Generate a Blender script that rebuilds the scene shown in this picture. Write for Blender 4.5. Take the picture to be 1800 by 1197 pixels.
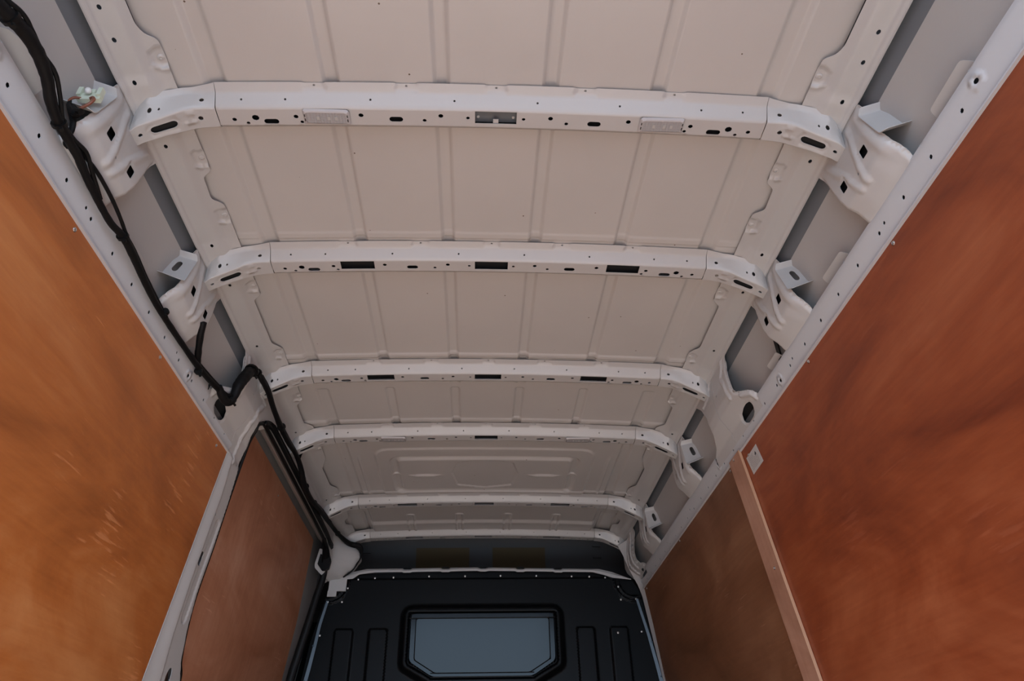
import bpy, math
import numpy as np
from mathutils import Vector, Matrix
from mathutils.geometry import delaunay_2d_cdt

# ------------------------------------------------------------------ scene, camera, sky, sun
for o in list(bpy.data.objects):
    bpy.data.objects.remove(o)
SC = bpy.context.scene
COL = SC.collection
F, TH, PSI, RO = 1220.0, math.radians(34.99), math.radians(3.28), math.radians(-1.28)
CAM = Vector((-0.03185, 0.0, 0.65))
fwd = Vector((math.sin(PSI) * math.cos(TH), math.cos(PSI) * math.cos(TH), math.sin(TH)))
rt0 = Vector((math.cos(PSI), -math.sin(PSI), 0))
up0 = rt0.cross(fwd)
rt = math.cos(RO) * rt0 + math.sin(RO) * up0
up = -math.sin(RO) * rt0 + math.cos(RO) * up0
cd = bpy.data.cameras.new('camera')
cam = bpy.data.objects.new('camera', cd)
COL.objects.link(cam)
cd.sensor_fit = 'HORIZONTAL'
cd.sensor_width = 36
cd.lens = 36 * F / 1800
cd.clip_start = 0.02
cam.matrix_world = Matrix(((rt.x, up.x, -fwd.x, CAM.x), (rt.y, up.y, -fwd.y, CAM.y), (rt.z, up.z, -fwd.z, CAM.z), (0, 0, 0, 1)))
SC.camera = cam

W = bpy.data.worlds.new('sky')
SC.world = W
W.use_nodes = True
wn = W.node_tree
bg = wn.nodes['Background']
# clear sky: pale blue at the horizon, deeper blue overhead
tcw = wn.nodes.new('ShaderNodeTexCoord'); sxw = wn.nodes.new('ShaderNodeSeparateXYZ'); rw = wn.nodes.new('ShaderNodeValToRGB')
wn.links.new(tcw.outputs['Generated'], sxw.inputs[0]); wn.links.new(sxw.outputs[2], rw.inputs[0])
rw.color_ramp.elements[0].position = 0.0; rw.color_ramp.elements[0].color = (.52, .70, .89, 1)
rw.color_ramp.elements[1].position = .9; rw.color_ramp.elements[1].color = (.16, .32, .72, 1)
wn.links.new(rw.outputs[0], bg.inputs[0])
bg.inputs[1].default_value = 1.15
SUN_E = 4.0
sl = bpy.data.lights.new('sun', 'SUN')
sun = bpy.data.objects.new('sun', sl)
COL.objects.link(sun)
sl.energy = SUN_E
sl.angle = math.radians(1.5)
sl.color = (1.0, 0.965, 0.93)
sun.location = (3, 6, 8)
sun.rotation_euler = (math.radians(51.5), 0, 0)   # sun from behind the van, falling through the open rear doorway onto the load floor
pl = bpy.data.lights.new('door_portal', 'AREA')                  # sampling portal in the open rear doorway, gives no light of its own
por = bpy.data.objects.new('door_portal', pl)
COL.objects.link(por)
pl.shape = 'RECTANGLE'
pl.size, pl.size_y = 1.78, 1.92
pl.cycles.is_portal = True
por.location = (0, -0.47, 0.98)
por.rotation_euler = (math.radians(90), 0, 0)
vs = SC.view_settings
vs.view_transform = 'Standard'
vs.look = 'None'
vs.gamma = 1
vs.use_curve_mapping = False
vs.exposure = 2.55

# ------------------------------------------------------------------ materials
def srgb(h):
    c = [int(h[i:i + 2], 16) / 255 for i in (0, 2, 4)]
    return tuple(x / 12.92 if x <= .04045 else ((x + .055) / 1.055) ** 2.4 for x in c) + (1,)

def mat(name, col, rough=.5, metal=0, coat=0, spec=.5, emit=None):
    m = bpy.data.materials.new(name)
    m.use_nodes = True
    b = m.node_tree.nodes['Principled BSDF']
    b.inputs['Base Color'].default_value = col
    b.inputs['Roughness'].default_value = rough
    b.inputs['Metallic'].default_value = metal
    b.inputs['Coat Weight'].default_value = coat
    b.inputs['Coat Roughness'].default_value = .12
    b.inputs['Specular IOR Level'].default_value = spec
    return m

def N(m, t, **k):
    n = m.node_tree.nodes.new(t)
    for a, v in k.items():
        setattr(n, a, v)
    return n

def paint(name, col, rough, specks, var=.05):
    """painted sheet metal: faint tone drift, orange-peel relief, scattered dirt specks"""
    m = mat(name, col, rough)
    nt = m.node_tree; L = nt.links; b = nt.nodes['Principled BSDF']
    tc = N(m, 'ShaderNodeTexCoord')
    n1 = N(m, 'ShaderNodeTexNoise'); n1.inputs['Scale'].default_value = 3.1; n1.inputs['Detail'].default_value = 5
    L.new(tc.outputs['Object'], n1.inputs['Vector'])
    mx = N(m, 'ShaderNodeMix', data_type='RGBA')
    mx.inputs[6].default_value = tuple(c * (1 - var * 2) for c in col[:3]) + (1,)
    mx.inputs[7].default_value = tuple(min(1, c * (1 + var)) for c in col[:3]) + (1,)
    L.new(n1.outputs[0], mx.inputs[0])
    out = mx.outputs[2]
    if specks:
        v = N(m, 'ShaderNodeTexVoronoi'); v.inputs['Scale'].default_value = 21
        L.new(tc.outputs['Object'], v.inputs['Vector'])
        lt = N(m, 'ShaderNodeMath', operation='LESS_THAN'); lt.inputs[1].default_value = .045
        L.new(v.outputs['Distance'], lt.inputs[0])
        sx = N(m, 'ShaderNodeSeparateColor'); L.new(v.outputs['Color'], sx.inputs[0])
        g2 = N(m, 'ShaderNodeMath', operation='GREATER_THAN'); g2.inputs[1].default_value = .72
        L.new(sx.outputs[0], g2.inputs[0])
        mu = N(m, 'ShaderNodeMath', operation='MULTIPLY'); L.new(lt.outputs[0], mu.inputs[0]); L.new(g2.outputs[0], mu.inputs[1])
        m2 = N(m, 'ShaderNodeMix', data_type='RGBA'); L.new(mu.outputs[0], m2.inputs[0]); L.new(out, m2.inputs[6])
        m2.inputs[7].default_value = (.16, .12, .09, 1)
        out = m2.outputs[2]
    L.new(out, b.inputs['Base Color'])
    n2 = N(m, 'ShaderNodeTexNoise'); n2.inputs['Scale'].default_value = 160; n2.inputs['Detail'].default_value = 2
    L.new(tc.outputs['Object'], n2.inputs['Vector'])
    bp = N(m, 'ShaderNodeBump'); bp.inputs['Strength'].default_value = .06; bp.inputs['Distance'].default_value = .002
    L.new(n2.outputs[0], bp.inputs['Height']); L.new(bp.outputs[0], b.inputs['Normal'])
    return m

def ply(name, dark, mid, light, rough=.36, grain=(1.2, .8, 14), scuff=.3):
    """film-faced plywood: cloudy stain, fine grain, pale scuffs"""
    m = mat(name, mid, rough)
    nt = m.node_tree; L = nt.links; b = nt.nodes['Principled BSDF']
    tc = N(m, 'ShaderNodeTexCoord')
    n1 = N(m, 'ShaderNodeTexNoise'); n1.inputs['Scale'].default_value = 1.7; n1.inputs['Detail'].default_value = 7; n1.inputs['Roughness'].default_value = .62; n1.inputs['Distortion'].default_value = .7
    mp0 = N(m, 'ShaderNodeMapping'); mp0.inputs['Scale'].default_value = (1, 1, 2.2); mp0.inputs['Rotation'].default_value = (.35, 0, 0)
    L.new(tc.outputs['Object'], mp0.inputs['Vector']); L.new(mp0.outputs[0], n1.inputs['Vector'])
    r1 = N(m, 'ShaderNodeValToRGB'); e = r1.color_ramp.elements
    e[0].position = .30; e[0].color = dark; e[1].position = .72; e[1].color = light
    k = e.new(.50); k.color = mid
    L.new(n1.outputs[0], r1.inputs[0])
    mp = N(m, 'ShaderNodeMapping'); mp.inputs['Scale'].default_value = grain
    L.new(tc.outputs['Object'], mp.inputs['Vector'])
    n2 = N(m, 'ShaderNodeTexNoise'); n2.inputs['Scale'].default_value = 6; n2.inputs['Detail'].default_value = 6; n2.inputs['Distortion'].default_value = .4
    L.new(mp.outputs[0], n2.inputs['Vector'])
    mm = N(m, 'ShaderNodeMix', data_type='RGBA', blend_type='SOFT_LIGHT'); mm.inputs[0].default_value = .28
    L.new(r1.outputs[0], mm.inputs[6]); L.new(n2.outputs[0], mm.inputs[7])
    # pale scuffs: short slanted scratches, sparse
    mp2 = N(m, 'ShaderNodeMapping'); mp2.inputs['Rotation'].default_value = (-.65, 0, 0); mp2.inputs['Scale'].default_value = (1, 3.2, 34)
    L.new(tc.outputs['Object'], mp2.inputs['Vector'])
    n3 = N(m, 'ShaderNodeTexNoise'); n3.inputs['Scale'].default_value = 3.2; n3.inputs['Detail'].default_value = 3
    L.new(mp2.outputs[0], n3.inputs['Vector'])
    n4 = N(m, 'ShaderNodeTexNoise'); n4.inputs['Scale'].default_value = 4.2; n4.inputs['Detail'].default_value = 2
    L.new(tc.outputs['Object'], n4.inputs['Vector'])
    mu = N(m, 'ShaderNodeMath', operation='MULTIPLY'); L.new(n3.outputs[0], mu.inputs[0]); L.new(n4.outputs[0], mu.inputs[1])
    mr = N(m, 'ShaderNodeMapRange'); mr.inputs[1].default_value = .375; mr.inputs[2].default_value = .45; mr.inputs[4].default_value = scuff
    L.new(mu.outputs[0], mr.inputs[0])
    m3 = N(m, 'ShaderNodeMix', data_type='RGBA'); L.new(mr.outputs[0], m3.inputs[0]); L.new(mm.outputs[2], m3.inputs[6]); m3.inputs[7].default_value = tuple(min(1, c * 1.5 + .06) for c in light[:3]) + (1,)
    L.new(m3.outputs[2], b.inputs['Base Color'])
    bp = N(m, 'ShaderNodeBump'); bp.inputs['Strength'].default_value = .12; bp.inputs['Distance'].default_value = .002
    L.new(n2.outputs[0], bp.inputs['Height']); L.new(bp.outputs[0], b.inputs['Normal'])
    rr = N(m, 'ShaderNodeMapRange'); rr.inputs[3].default_value = rough - .06; rr.inputs[4].default_value = rough + .12
    L.new(n4.outputs[0], rr.inputs[0]); L.new(rr.outputs[0], b.inputs['Roughness'])
    return m

WHITE = (.56, .55, .54, 1)
M_roof = paint('roof_paint', (.60, .58, .56, 1), .24, True)
M_white = paint('frame_paint', WHITE, .28, False, .03)
M_rail = paint('rail_paint_skylit', (.60, .615, .635, 1), .34, False, .03)  # same paint as the frames, tinted bluish to stand in for sky light
M_skin = paint('skin_paint', (.46, .445, .43, 1), .42, False, .04)
M_prime = paint('grey_primer', (.15, .165, .18, 1), .5, False, .06)  # primer grey, deepened to carry the shade of the strip under the roof edge
M_plyL = ply('plywood_orange', srgb('98562A'), srgb('B86C36'), srgb('CE8A54'))
M_plyR = ply('plywood_red', srgb('743620'), srgb('944A2A'), srgb('AC623E'), scuff=.10)
M_plyF = ply('plywood_dull', srgb('70492F'), srgb('875A3E'), srgb('9A6E50'), .42)
M_plyD = ply('plywood_door', srgb('AC7050'), srgb('C48868'), srgb('D4A084'), .45, (1.2, 7, .5))
M_batt = ply('batten_wood', srgb('A87A62'), srgb('BE9078'), srgb('CCA28A'), .5, (8, 8, .5))
M_edge = mat('cut_ply_edge', srgb('BE9474'), .6)
M_floor = ply('floor_plywood', srgb('75695E'), srgb('8C8176'), srgb('9E9489'), .5)
M_black = mat('black_plastic', (.003, .0034, .004, 1), .42, spec=.16)
M_glass = mat('dark_glass', (.004, .009, .015, 1), .14, spec=.20)
M_tape = mat('loom_tape', (.004, .004, .0045, 1), .6, spec=.22)
M_rub = mat('seal_rubber', (.004, .004, .004, 1), .5, spec=.25)
M_screw = mat('screw_metal', (.55, .55, .54, 1), .3, 1)
M_navy = mat('dark_blue_steel', (.055, .085, .12, 1), .35)
M_lens = mat('lamp_lens', (.42, .42, .43, 1), .15)
M_lamp = mat('lamp_body', (.50, .48, .48, 1), .35)
M_dk = mat('lamp_slot', (.05, .05, .05, 1), .5)
M_clip = mat('clip_plastic', (.62, .68, .55, 1), .4)
M_led = mat('led_chip', (.50, .50, .48, 1), .4)
M_shade = mat('hollow_shade', (.018, .019, .02, 1), .7, spec=.2)  # near-black colour painted in for the shade inside hollow pressings
M_ball = mat('clip_ball', (.78, .78, .76, 1), .3)
M_wire = mat('brown_wire', (.22, .07, .035, 1), .4)
M_paper = mat('label_paper', (.60, .58, .56, 1), .6)
M_ink = mat('label_ink', (.20, .19, .19, 1), .6)
M_ink2 = mat('label_mark', (.03, .03, .035, 1), .6)
M_head = mat('headliner', (.07, .066, .064, 1), .95, spec=.05)
M_visor = mat('visor_label', (.075, .052, .028, 1), .95, spec=.05)
M_ground = mat('tarmac', (.13, .125, .12, 1), .9)
M_cab = mat('cab_trim', (.05, .05, .055, 1), .8)

# ------------------------------------------------------------------ object helpers
def link(o, parent=None, org=None):
    COL.objects.link(o)
    if parent is not None:
        o.parent = parent
    return o

def tag(o, label=None, cat=None, group=None, kind=None):
    if label: o['label'] = label
    if cat: o['category'] = cat
    if group: o['group'] = group
    if kind: o['kind'] = kind
    return o

def empty(name, loc, label, cat, group=None):
    o = bpy.data.objects.new(name, None)
    o.empty_display_size = .03
    o.location = loc
    COL.objects.link(o)
    return tag(o, label, cat, group)

def wloc(p):
    v = Vector((0, 0, 0))
    while p is not None:
        v += p.location
        p = p.parent
    return v

class Geo:
    """collects triangles / quads with per-vertex normals"""
    def __init__(s):
        s.v = []; s.f = []; s.n = []; s.c = 0
    def add(s, v, f, n=None):
        v = np.asarray(v, float).reshape(-1, 3)
        if n is None:
            n = np.full(v.shape, np.nan)
        s.v.append(v); s.n.append(np.asarray(n, float)); s.f += [tuple(int(i) + s.c for i in q) for q in f]; s.c += len(v)
        return s
    def build(s, name, m, parent=None, org=None, smooth=True, angle=35):
        v = np.concatenate(s.v); n = np.concatenate(s.n)
        o0 = np.array(wloc(parent)) if parent is not None else np.array(org if org is not None else (0, 0, 0), float)
        me = bpy.data.meshes.new(name)
        me.from_pydata((v - o0).tolist(), [], s.f)
        me.materials.append(m)
        bad = np.isnan(n[:, 0])
        if smooth:
            me.polygons.foreach_set('use_smooth', [True] * len(me.polygons))
            if (~bad).any() and not bad.all() or (~bad).all():
                me.update()
                vn = np.zeros(len(v) * 3); me.vertices.foreach_get('normal', vn); vn = vn.reshape(-1, 3)
                n[bad] = vn[bad]
                me.normals_split_custom_set_from_vertices(n.tolist())
            else:
                me.set_sharp_from_angle(angle=math.radians(angle))
        me.update()
        ob = bpy.data.objects.new(name, me)
        if parent is None:
            ob.location = o0
        link(ob, parent)
        return ob

def inside(P, poly):
    x, y = P[:, 0], P[:, 1]
    q = np.asarray(poly, float); r = np.zeros(len(P), bool)
    x0, y0 = q[-1]
    for x1, y1 in q:
        c = (y1 > y) != (y0 > y)
        if c.any():
            xi = (x0 - x1) * (y - y1) / ((y0 - y1) if y0 != y1 else 1e-12) + x1
            r ^= c & (x < xi)
        x0, y0 = x1, y1
    return r

def dist(P, line, closed=True):
    q = np.asarray(line, float)
    a = q; b = np.roll(q, -1, 0)
    if not closed: a, b = q[:-1], q[1:]
    d = np.full(len(P), 1e9)
    for p0, p1 in zip(a, b):
        e = p1 - p0; L = (e ** 2).sum()
        t = np.clip(((P - p0) @ e) / max(L, 1e-12), 0, 1)
        d = np.minimum(d, np.hypot(*(P - p0 - t[:, None] * e).T))
    return d

def dens(poly, h):
    out = []
    q = np.asarray(poly, float)
    for a, b in zip(q, np.roll(q, -1, 0)):
        n = max(1, int(math.ceil(np.hypot(*(b - a)) / h)))
        out += [a + (b - a) * i / n for i in range(n)]
    return np.array(out)

def circ(x, y, rx, ry=None, n=10, rot=0):
    ry = ry or rx
    c, s_ = math.cos(rot), math.sin(rot)
    return [(x + rx * math.cos(a) * c - ry * math.sin(a) * s_, y + rx * math.cos(a) * s_ + ry * math.sin(a) * c) for a in (2 * math.pi * i / n for i in range(n))]

def slot(x, y, hl, r, rot=0, n=5):
    """stadium: half length hl (incl. ends), radius r"""
    pts = []
    for sgn in (1, -1):
        for i in range(n + 1):
            a = -math.pi / 2 + math.pi * i / n
            pts.append((sgn * ((hl - r) + r * math.cos(a)), sgn * r * math.sin(a)))
    c, s_ = math.cos(rot), math.sin(rot)
    return [(x + px * c - py * s_, y + px * s_ + py * c) for px, py in pts]

def rrect(x0, y0, x1, y1, r, n=4):
    pts = []
    for cx, cy, a0 in ((x1 - r, y1 - r, 0), (x0 + r, y1 - r, 90), (x0 + r, y0 + r, 180), (x1 - r, y0 + r, 270)):
        for i in range(n + 1):
            a = math.radians(a0 + 90 * i / n)
            pts.append((cx + r * math.cos(a), cy + r * math.sin(a)))
    return pts

def roundpoly(poly, r, n=3):
    """chamfer/round the corners of a closed polygon"""
    q = np.asarray(poly, float); out = []
    for i in range(len(q)):
        p, a, b = q[i], q[i - 1], q[(i + 1) % len(q)]
        la, lb = np.hypot(*(a - p)), np.hypot(*(b - p))
        k = min(r, la * .45, lb * .45)
        A = p + (a - p) / max(la, 1e-9) * k; B = p + (b - p) / max(lb, 1e-9) * k
        for j in range(n + 1):
            t = j / n
            out.append(tuple((1 - t) ** 2 * A + 2 * t * (1 - t) * p + t * t * B))
    return out

def sheet(g, outline, fm, h=.01, t=.0012, holes=(), toward=(0, 1.5, 1.2), pts_extra=None):
    """cut a pressed sheet: polygon with holes in a surface's own (a,b) coordinates, mapped by fm to 3-D, given thickness t"""
    loops = [dens(outline, h)] + [dens(q, h) for q in holes]
    V = []; E = []
    for L in loops:
        k = len(V); V += [tuple(p) for p in L]
        E += [(k + i, k + (i + 1) % len(L)) for i in range(len(L))]
    o = np.asarray(outline, float)
    x0, y0 = o.min(0); x1, y1 = o.max(0)
    xs = np.arange(x0 + h * .5, x1, h); ys = np.arange(y0 + h * .43, y1, h * .87)
    G = np.array([(x + (h * .5 if j % 2 else 0), y) for j, y in enumerate(ys) for x in xs]) if len(xs) and len(ys) else np.zeros((0, 2))
    if len(G):
        ok = inside(G, outline)
        for q in holes: ok &= ~inside(G, q)
        G = G[ok]
        for L in loops:
            if len(G):
                # only test points close to the loop's box
                lo, hi = L.min(0) - h, L.max(0) + h
                near = ((G > lo) & (G < hi)).all(1)
                dd = np.full(len(G), 1.0)
                if near.any(): dd[near] = dist(G[near], L)
                G = G[dd > h * .42]
    V += [tuple(p) for p in G]
    r = delaunay_2d_cdt([Vector(v) for v in V], E, [], 0, 1e-7)
    P = np.array([tuple(v) for v in r[0]]); T = np.array(r[2])
    c = P[T].mean(1)
    ok = inside(c, loops[0])
    for q in loops[1:]: ok &= ~inside(c, q)
    T = T[ok]
    a, b, c3 = P[T[:, 0]], P[T[:, 1]], P[T[:, 2]]
    ar = (b[:, 0] - a[:, 0]) * (c3[:, 1] - a[:, 1]) - (b[:, 1] - a[:, 1]) * (c3[:, 0] - a[:, 0])
    T = T[np.abs(ar) > 1e-10]; ar = ar[np.abs(ar) > 1e-10]
    T[ar < 0] = T[ar < 0][:, ::-1]
    X = fm(P[:, 0], P[:, 1])
    e = 6e-4
    n = np.cross(fm(P[:, 0] + e, P[:, 1]) - fm(P[:, 0] - e, P[:, 1]), fm(P[:, 0], P[:, 1] + e) - fm(P[:, 0], P[:, 1] - e))
    n /= np.maximum(np.linalg.norm(n, axis=1), 1e-12)[:, None]
    if ((np.asarray(toward) - X) * n).sum() < 0:
        n = -n; T = T[:, ::-1]
    # boundary
    cnt = {}
    for q in T.tolist():
        for i in range(3):
            cnt[(q[i], q[(i + 1) % 3])] = 1
    bd = [k for k in cnt if (k[1], k[0]) not in cnt]
    g.add(X, T.tolist(), n)
    if t:
        Bk = X - n * t
        g.add(Bk, T[:, ::-1].tolist(), -n)
        if bd:
            rv = []; rf = []; rn = []
            for i, j in bd:
                k = len(rv)
                rv += [X[i], X[j], Bk[j], Bk[i]]
                m_ = np.cross(X[j] - X[i], Bk[i] - X[i]); m_ = -m_ / max(np.linalg.norm(m_), 1e-12)
                rn += [m_] * 4
                rf.append((k + 3, k + 2, k + 1, k))
            g.add(rv, rf, rn)
    return g

def box(g, c, s, R=None):
    v = np.array([(x, y, z) for x in (-1, 1) for y in (-1, 1) for z in (-1, 1)], float) * np.array(s) / 2
    if R is not None: v = v @ np.array(R).T
    v = v + np.array(c)
    for q in ((0, 1, 3, 2), (4, 6, 7, 5), (0, 4, 5, 1), (2, 3, 7, 6), (0, 2, 6, 4), (1, 5, 7, 3)):
        g.add(v[list(q)], [(0, 1, 2, 3)])
    return g

def tube(g, pts, r, n=10, sub=6, flat=1.0, wob=0, seed=0):
    """smooth swept tube through pts"""
    P = np.asarray(pts, float)
    Q = [P[0]]
    for i in range(len(P) - 1):
        p0 = P[max(i - 1, 0)]; p1 = P[i]; p2 = P[i + 1]; p3 = P[min(i + 2, len(P) - 1)]
        for k in range(1, sub + 1):
            t = k / sub
            Q.append(.5 * ((2 * p1) + (-p0 + p2) * t + (2 * p0 - 5 * p1 + 4 * p2 - p3) * t * t + (-p0 + 3 * p1 - 3 * p2 + p3) * t ** 3))
    Q = np.array(Q); rs = np.broadcast_to(np.asarray(r, float), (len(P),)) if np.ndim(r) else np.full(len(P), r)
    R_ = np.interp(np.linspace(0, len(P) - 1, len(Q)), np.arange(len(P)), rs)
    rng = np.random.default_rng(seed)
    R_ = R_ * (1 + wob * rng.uniform(-1, 1, len(Q)))
    Tn = np.gradient(Q, axis=0); Tn /= np.linalg.norm(Tn, axis=1)[:, None]
    u = np.cross(Tn[0], (0, 0, 1.0)); u /= np.linalg.norm(u)
    V = []
    for i in range(len(Q)):
        u = u - Tn[i] * (u @ Tn[i]); u /= np.linalg.norm(u); w = np.cross(Tn[i], u)
        for k in range(n):
            a = 2 * math.pi * k / n
            V.append(Q[i] + R_[i] * (math.cos(a) * u + flat * math.sin(a) * w))
    Fc = [(i * n + k, i * n + (k + 1) % n, (i + 1) * n + (k + 1) % n, (i + 1) * n + k) for i in range(len(Q) - 1) for k in range(n)]
    Fc += [tuple(range(n))[::-1], tuple((len(Q) - 1) * n + k for k in range(n))]
    g.add(V, Fc)
    return g

def screw(name, p, nrm, r, m, parent, h=.0025):
    """domed screw head with a recessed cross"""
    nrm = Vector(nrm).normalized(); u = nrm.orthogonal().normalized(); w = nrm.cross(u)
    V = []; Fc = []
    prof = ((1, 0), (1, .35), (.8, .8), (.42, 1.0), (.34, .45), (0.0, .4))
    n = 12
    for rr, zz in prof[:-1]:
        for k in range(n):
            a = 2 * math.pi * k / n
            V.append(Vector(p) + r * rr * (math.cos(a) * u + math.sin(a) * w) + nrm * h * zz)
    V.append(Vector(p) + nrm * h * .4)
    for i in range(len(prof) - 2):
        Fc += [(i * n + k, i * n + (k + 1) % n, (i + 1) * n + (k + 1) % n, (i + 1) * n + k) for k in range(n)]
    b0 = (len(prof) - 2) * n
    Fc += [(b0 + k, b0 + (k + 1) % n, len(V) - 1) for k in range(n)]
    g = Geo().add([tuple(v) for v in V], Fc)
    return g.build(name, m, parent, angle=30) if parent else g.build(name, m, None, org=p, angle=30)

def S(x, a, b):
    t = np.clip((x - a) / (b - a), 0, 1)
    return t * t * (3 - 2 * t)

# ------------------------------------------------------------------ shape of the van's side, as a profile (X out, Z up) along arc length s
PR = np.array([(.60, 1.990), (.70, 1.977), (.722, 1.969), (.738, 1.953), (.775, 1.943), (.789, 1.934), (.788, 1.90), (.782, 1.85), (.781, 1.80), (.788, 1.772), (.810, 1.748), (.830, 1.7285), (.846, 1.672), (.867, 1.50), (.901, 1.21), (.931, .965), (.94, .80), (.94, 0)])
SL = np.concatenate([[0], np.cumsum(np.hypot(*np.diff(PR, axis=0).T))])
_fs = np.arange(0, SL[-1], .002)
def _sm(v):
    x = np.interp(_fs, SL, v); k = np.ones(5) / 5
    for _ in range(2):
        p = np.concatenate([2 * x[0] - x[4:0:-1], x, 2 * x[-1] - x[-2:-6:-1]])
        x = np.convolve(p, k, 'same')[4:-4]
    return x
_px, _pz = _sm(PR[:, 0]), _sm(PR[:, 1])
def prof(s): return np.interp(s, _fs, _px), np.interp(s, _fs, _pz)
def pnorm(s):
    x0, z0 = prof(s - .001); x1, z1 = prof(s + .001)
    tx, tz = x1 - x0, z1 - z0; L = np.hypot(tx, tz)
    return tz / L, -tx / L           # points to the inside (towards -X and down)
def side(sg, off=0.0, disp=None):
    """map (Y, s) on the side profile to 3-D; off / disp move the surface towards the load space"""
    def f(a, b):
        x, z = prof(b); nx, nz = pnorm(b)
        d = off + (disp(a, b) if disp else 0)
        return np.stack([sg * (x + nx * d), a, z + nz * d], 1)
    return f
def spt(sg, y, s, off=0.0):
    return side(sg, off)(np.array([y]), np.array([s]))[0]

YB = [1.029, 1.534, 2.133, 2.603, 3.320, 3.795]     # the six roof bows
SIDES = ((-1, 'left'), (1, 'right'))
def mirror(poly): return poly

# ------------------------------------------------------------------ ground, body shell, floor
g = Geo(); box(g, (0, -10, -.62), (60, 60, .04)); o = g.build('ground', M_ground); tag(o, kind='structure')
g = Geo(); box(g, (0, 1.65, -.02), (1.90, 4.3, .04)); tag(g.build('floor', M_floor), kind='structure')

def outerskin(sg):
    q = np.array([(.70, 2.055), (.762, 2.02), (.800, 1.955), (.810, 1.921), (.818, 1.909), (.832, 1.875), (.846, 1.80), (.862, 1.73), (.884, 1.66), (.93, 1.45), (.965, 1.1), (.985, .8), (.99, 0), (.99, -.06)])
    return q
for sg, nm in SIDES:
    q = outerskin(sg)
    def strip(qq, mm, name, t=.003, ys=(-.46, 3.9)):
        L = np.concatenate([[0], np.cumsum(np.hypot(*np.diff(qq, axis=0).T))])
        fx = lambda a, b: np.stack([sg * np.interp(b, L, qq[:, 0]), a, np.interp(b, L, qq[:, 1])], 1)
        n = len(L)
        V = []; Fc = []
        for off in (0, t):
            for j, y in enumerate(ys):
                for (x, z) in qq: V.append((sg * (x + off), y, z))
        Fc = [(j, j + 1, n + j + 1, n + j) for j in range(n - 1)] + [(2 * n + j + 1, 2 * n + j, 3 * n + j, 3 * n + j + 1) for j in range(n - 1)]
        Fc += [(j, 2 * n + j, 2 * n + j + 1, j + 1) for j in range(n - 1)] + [(n + j, n + j + 1, 3 * n + j + 1, 3 * n + j) for j in range(n - 1)]
        Fc += [(0, n, 3 * n, 2 * n), (n - 1, 2 * n - 1, 4 * n - 1, 3 * n - 1)]
        g = Geo().add(V, Fc)
        return g.build(name, mm, angle=25)
    if sg > 0:
        tag(strip(q[4:], M_skin, 'wall_' + nm), kind='structure')
    else:
        tag(strip(q[4:], M_skin, 'wall_' + nm, ys=(-.46, 2.12)), kind='structure')
        tag(strip(q[4:6], M_skin, 'trim_8', ys=(2.12, 3.9)), kind='structure')
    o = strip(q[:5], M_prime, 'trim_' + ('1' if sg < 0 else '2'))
    tag(o, kind='structure')

# rear portal frame and the closed cab ahead of the bulkhead, so that light comes in only through the open rear doorway
for nm, x in (('trim_3', -.955), ('trim_4', .955)):
    g = Geo(); box(g, (x, -.44, 1.0), (.07, .06, 2.06)); tag(g.build(nm, M_white), kind='structure')
g = Geo(); box(g, (0, -.44, 2.02), (1.85, .06, .07)); tag(g.build('trim_5', M_white), kind='structure')
g = Geo()
box(g, (0, 4.2, 2.36), (2.1, 1.1, .03)); box(g, (0, 4.70, 1.1), (2.1, .03, 2.5)); box(g, (-1.02, 4.25, 1.1), (.03, .92, 2.5)); box(g, (1.02, 4.25, 1.1), (.03, .92, 2.5)); box(g, (0, 4.25, -.1), (2.1, .92, .03)); box(g, (0, 3.78, 2.23), (2.1, .03, .28))
for sg in (-1, 1):
    sheet(g, [(1.03, -.12), (1.03, 2.37), (.70, 2.37), (.70, 2.05), (.79, 1.975), (.852, 1.80), (.888, 1.66), (.968, 1.1), (.992, 0), (.992, -.12)], lambda a, b: np.stack([sg * a, 3.905 + 0 * a, b], 1), .3, .004, toward=(0, 0, 1))
tag(g.build('wall_front', M_cab, smooth=False), kind='structure')

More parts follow.
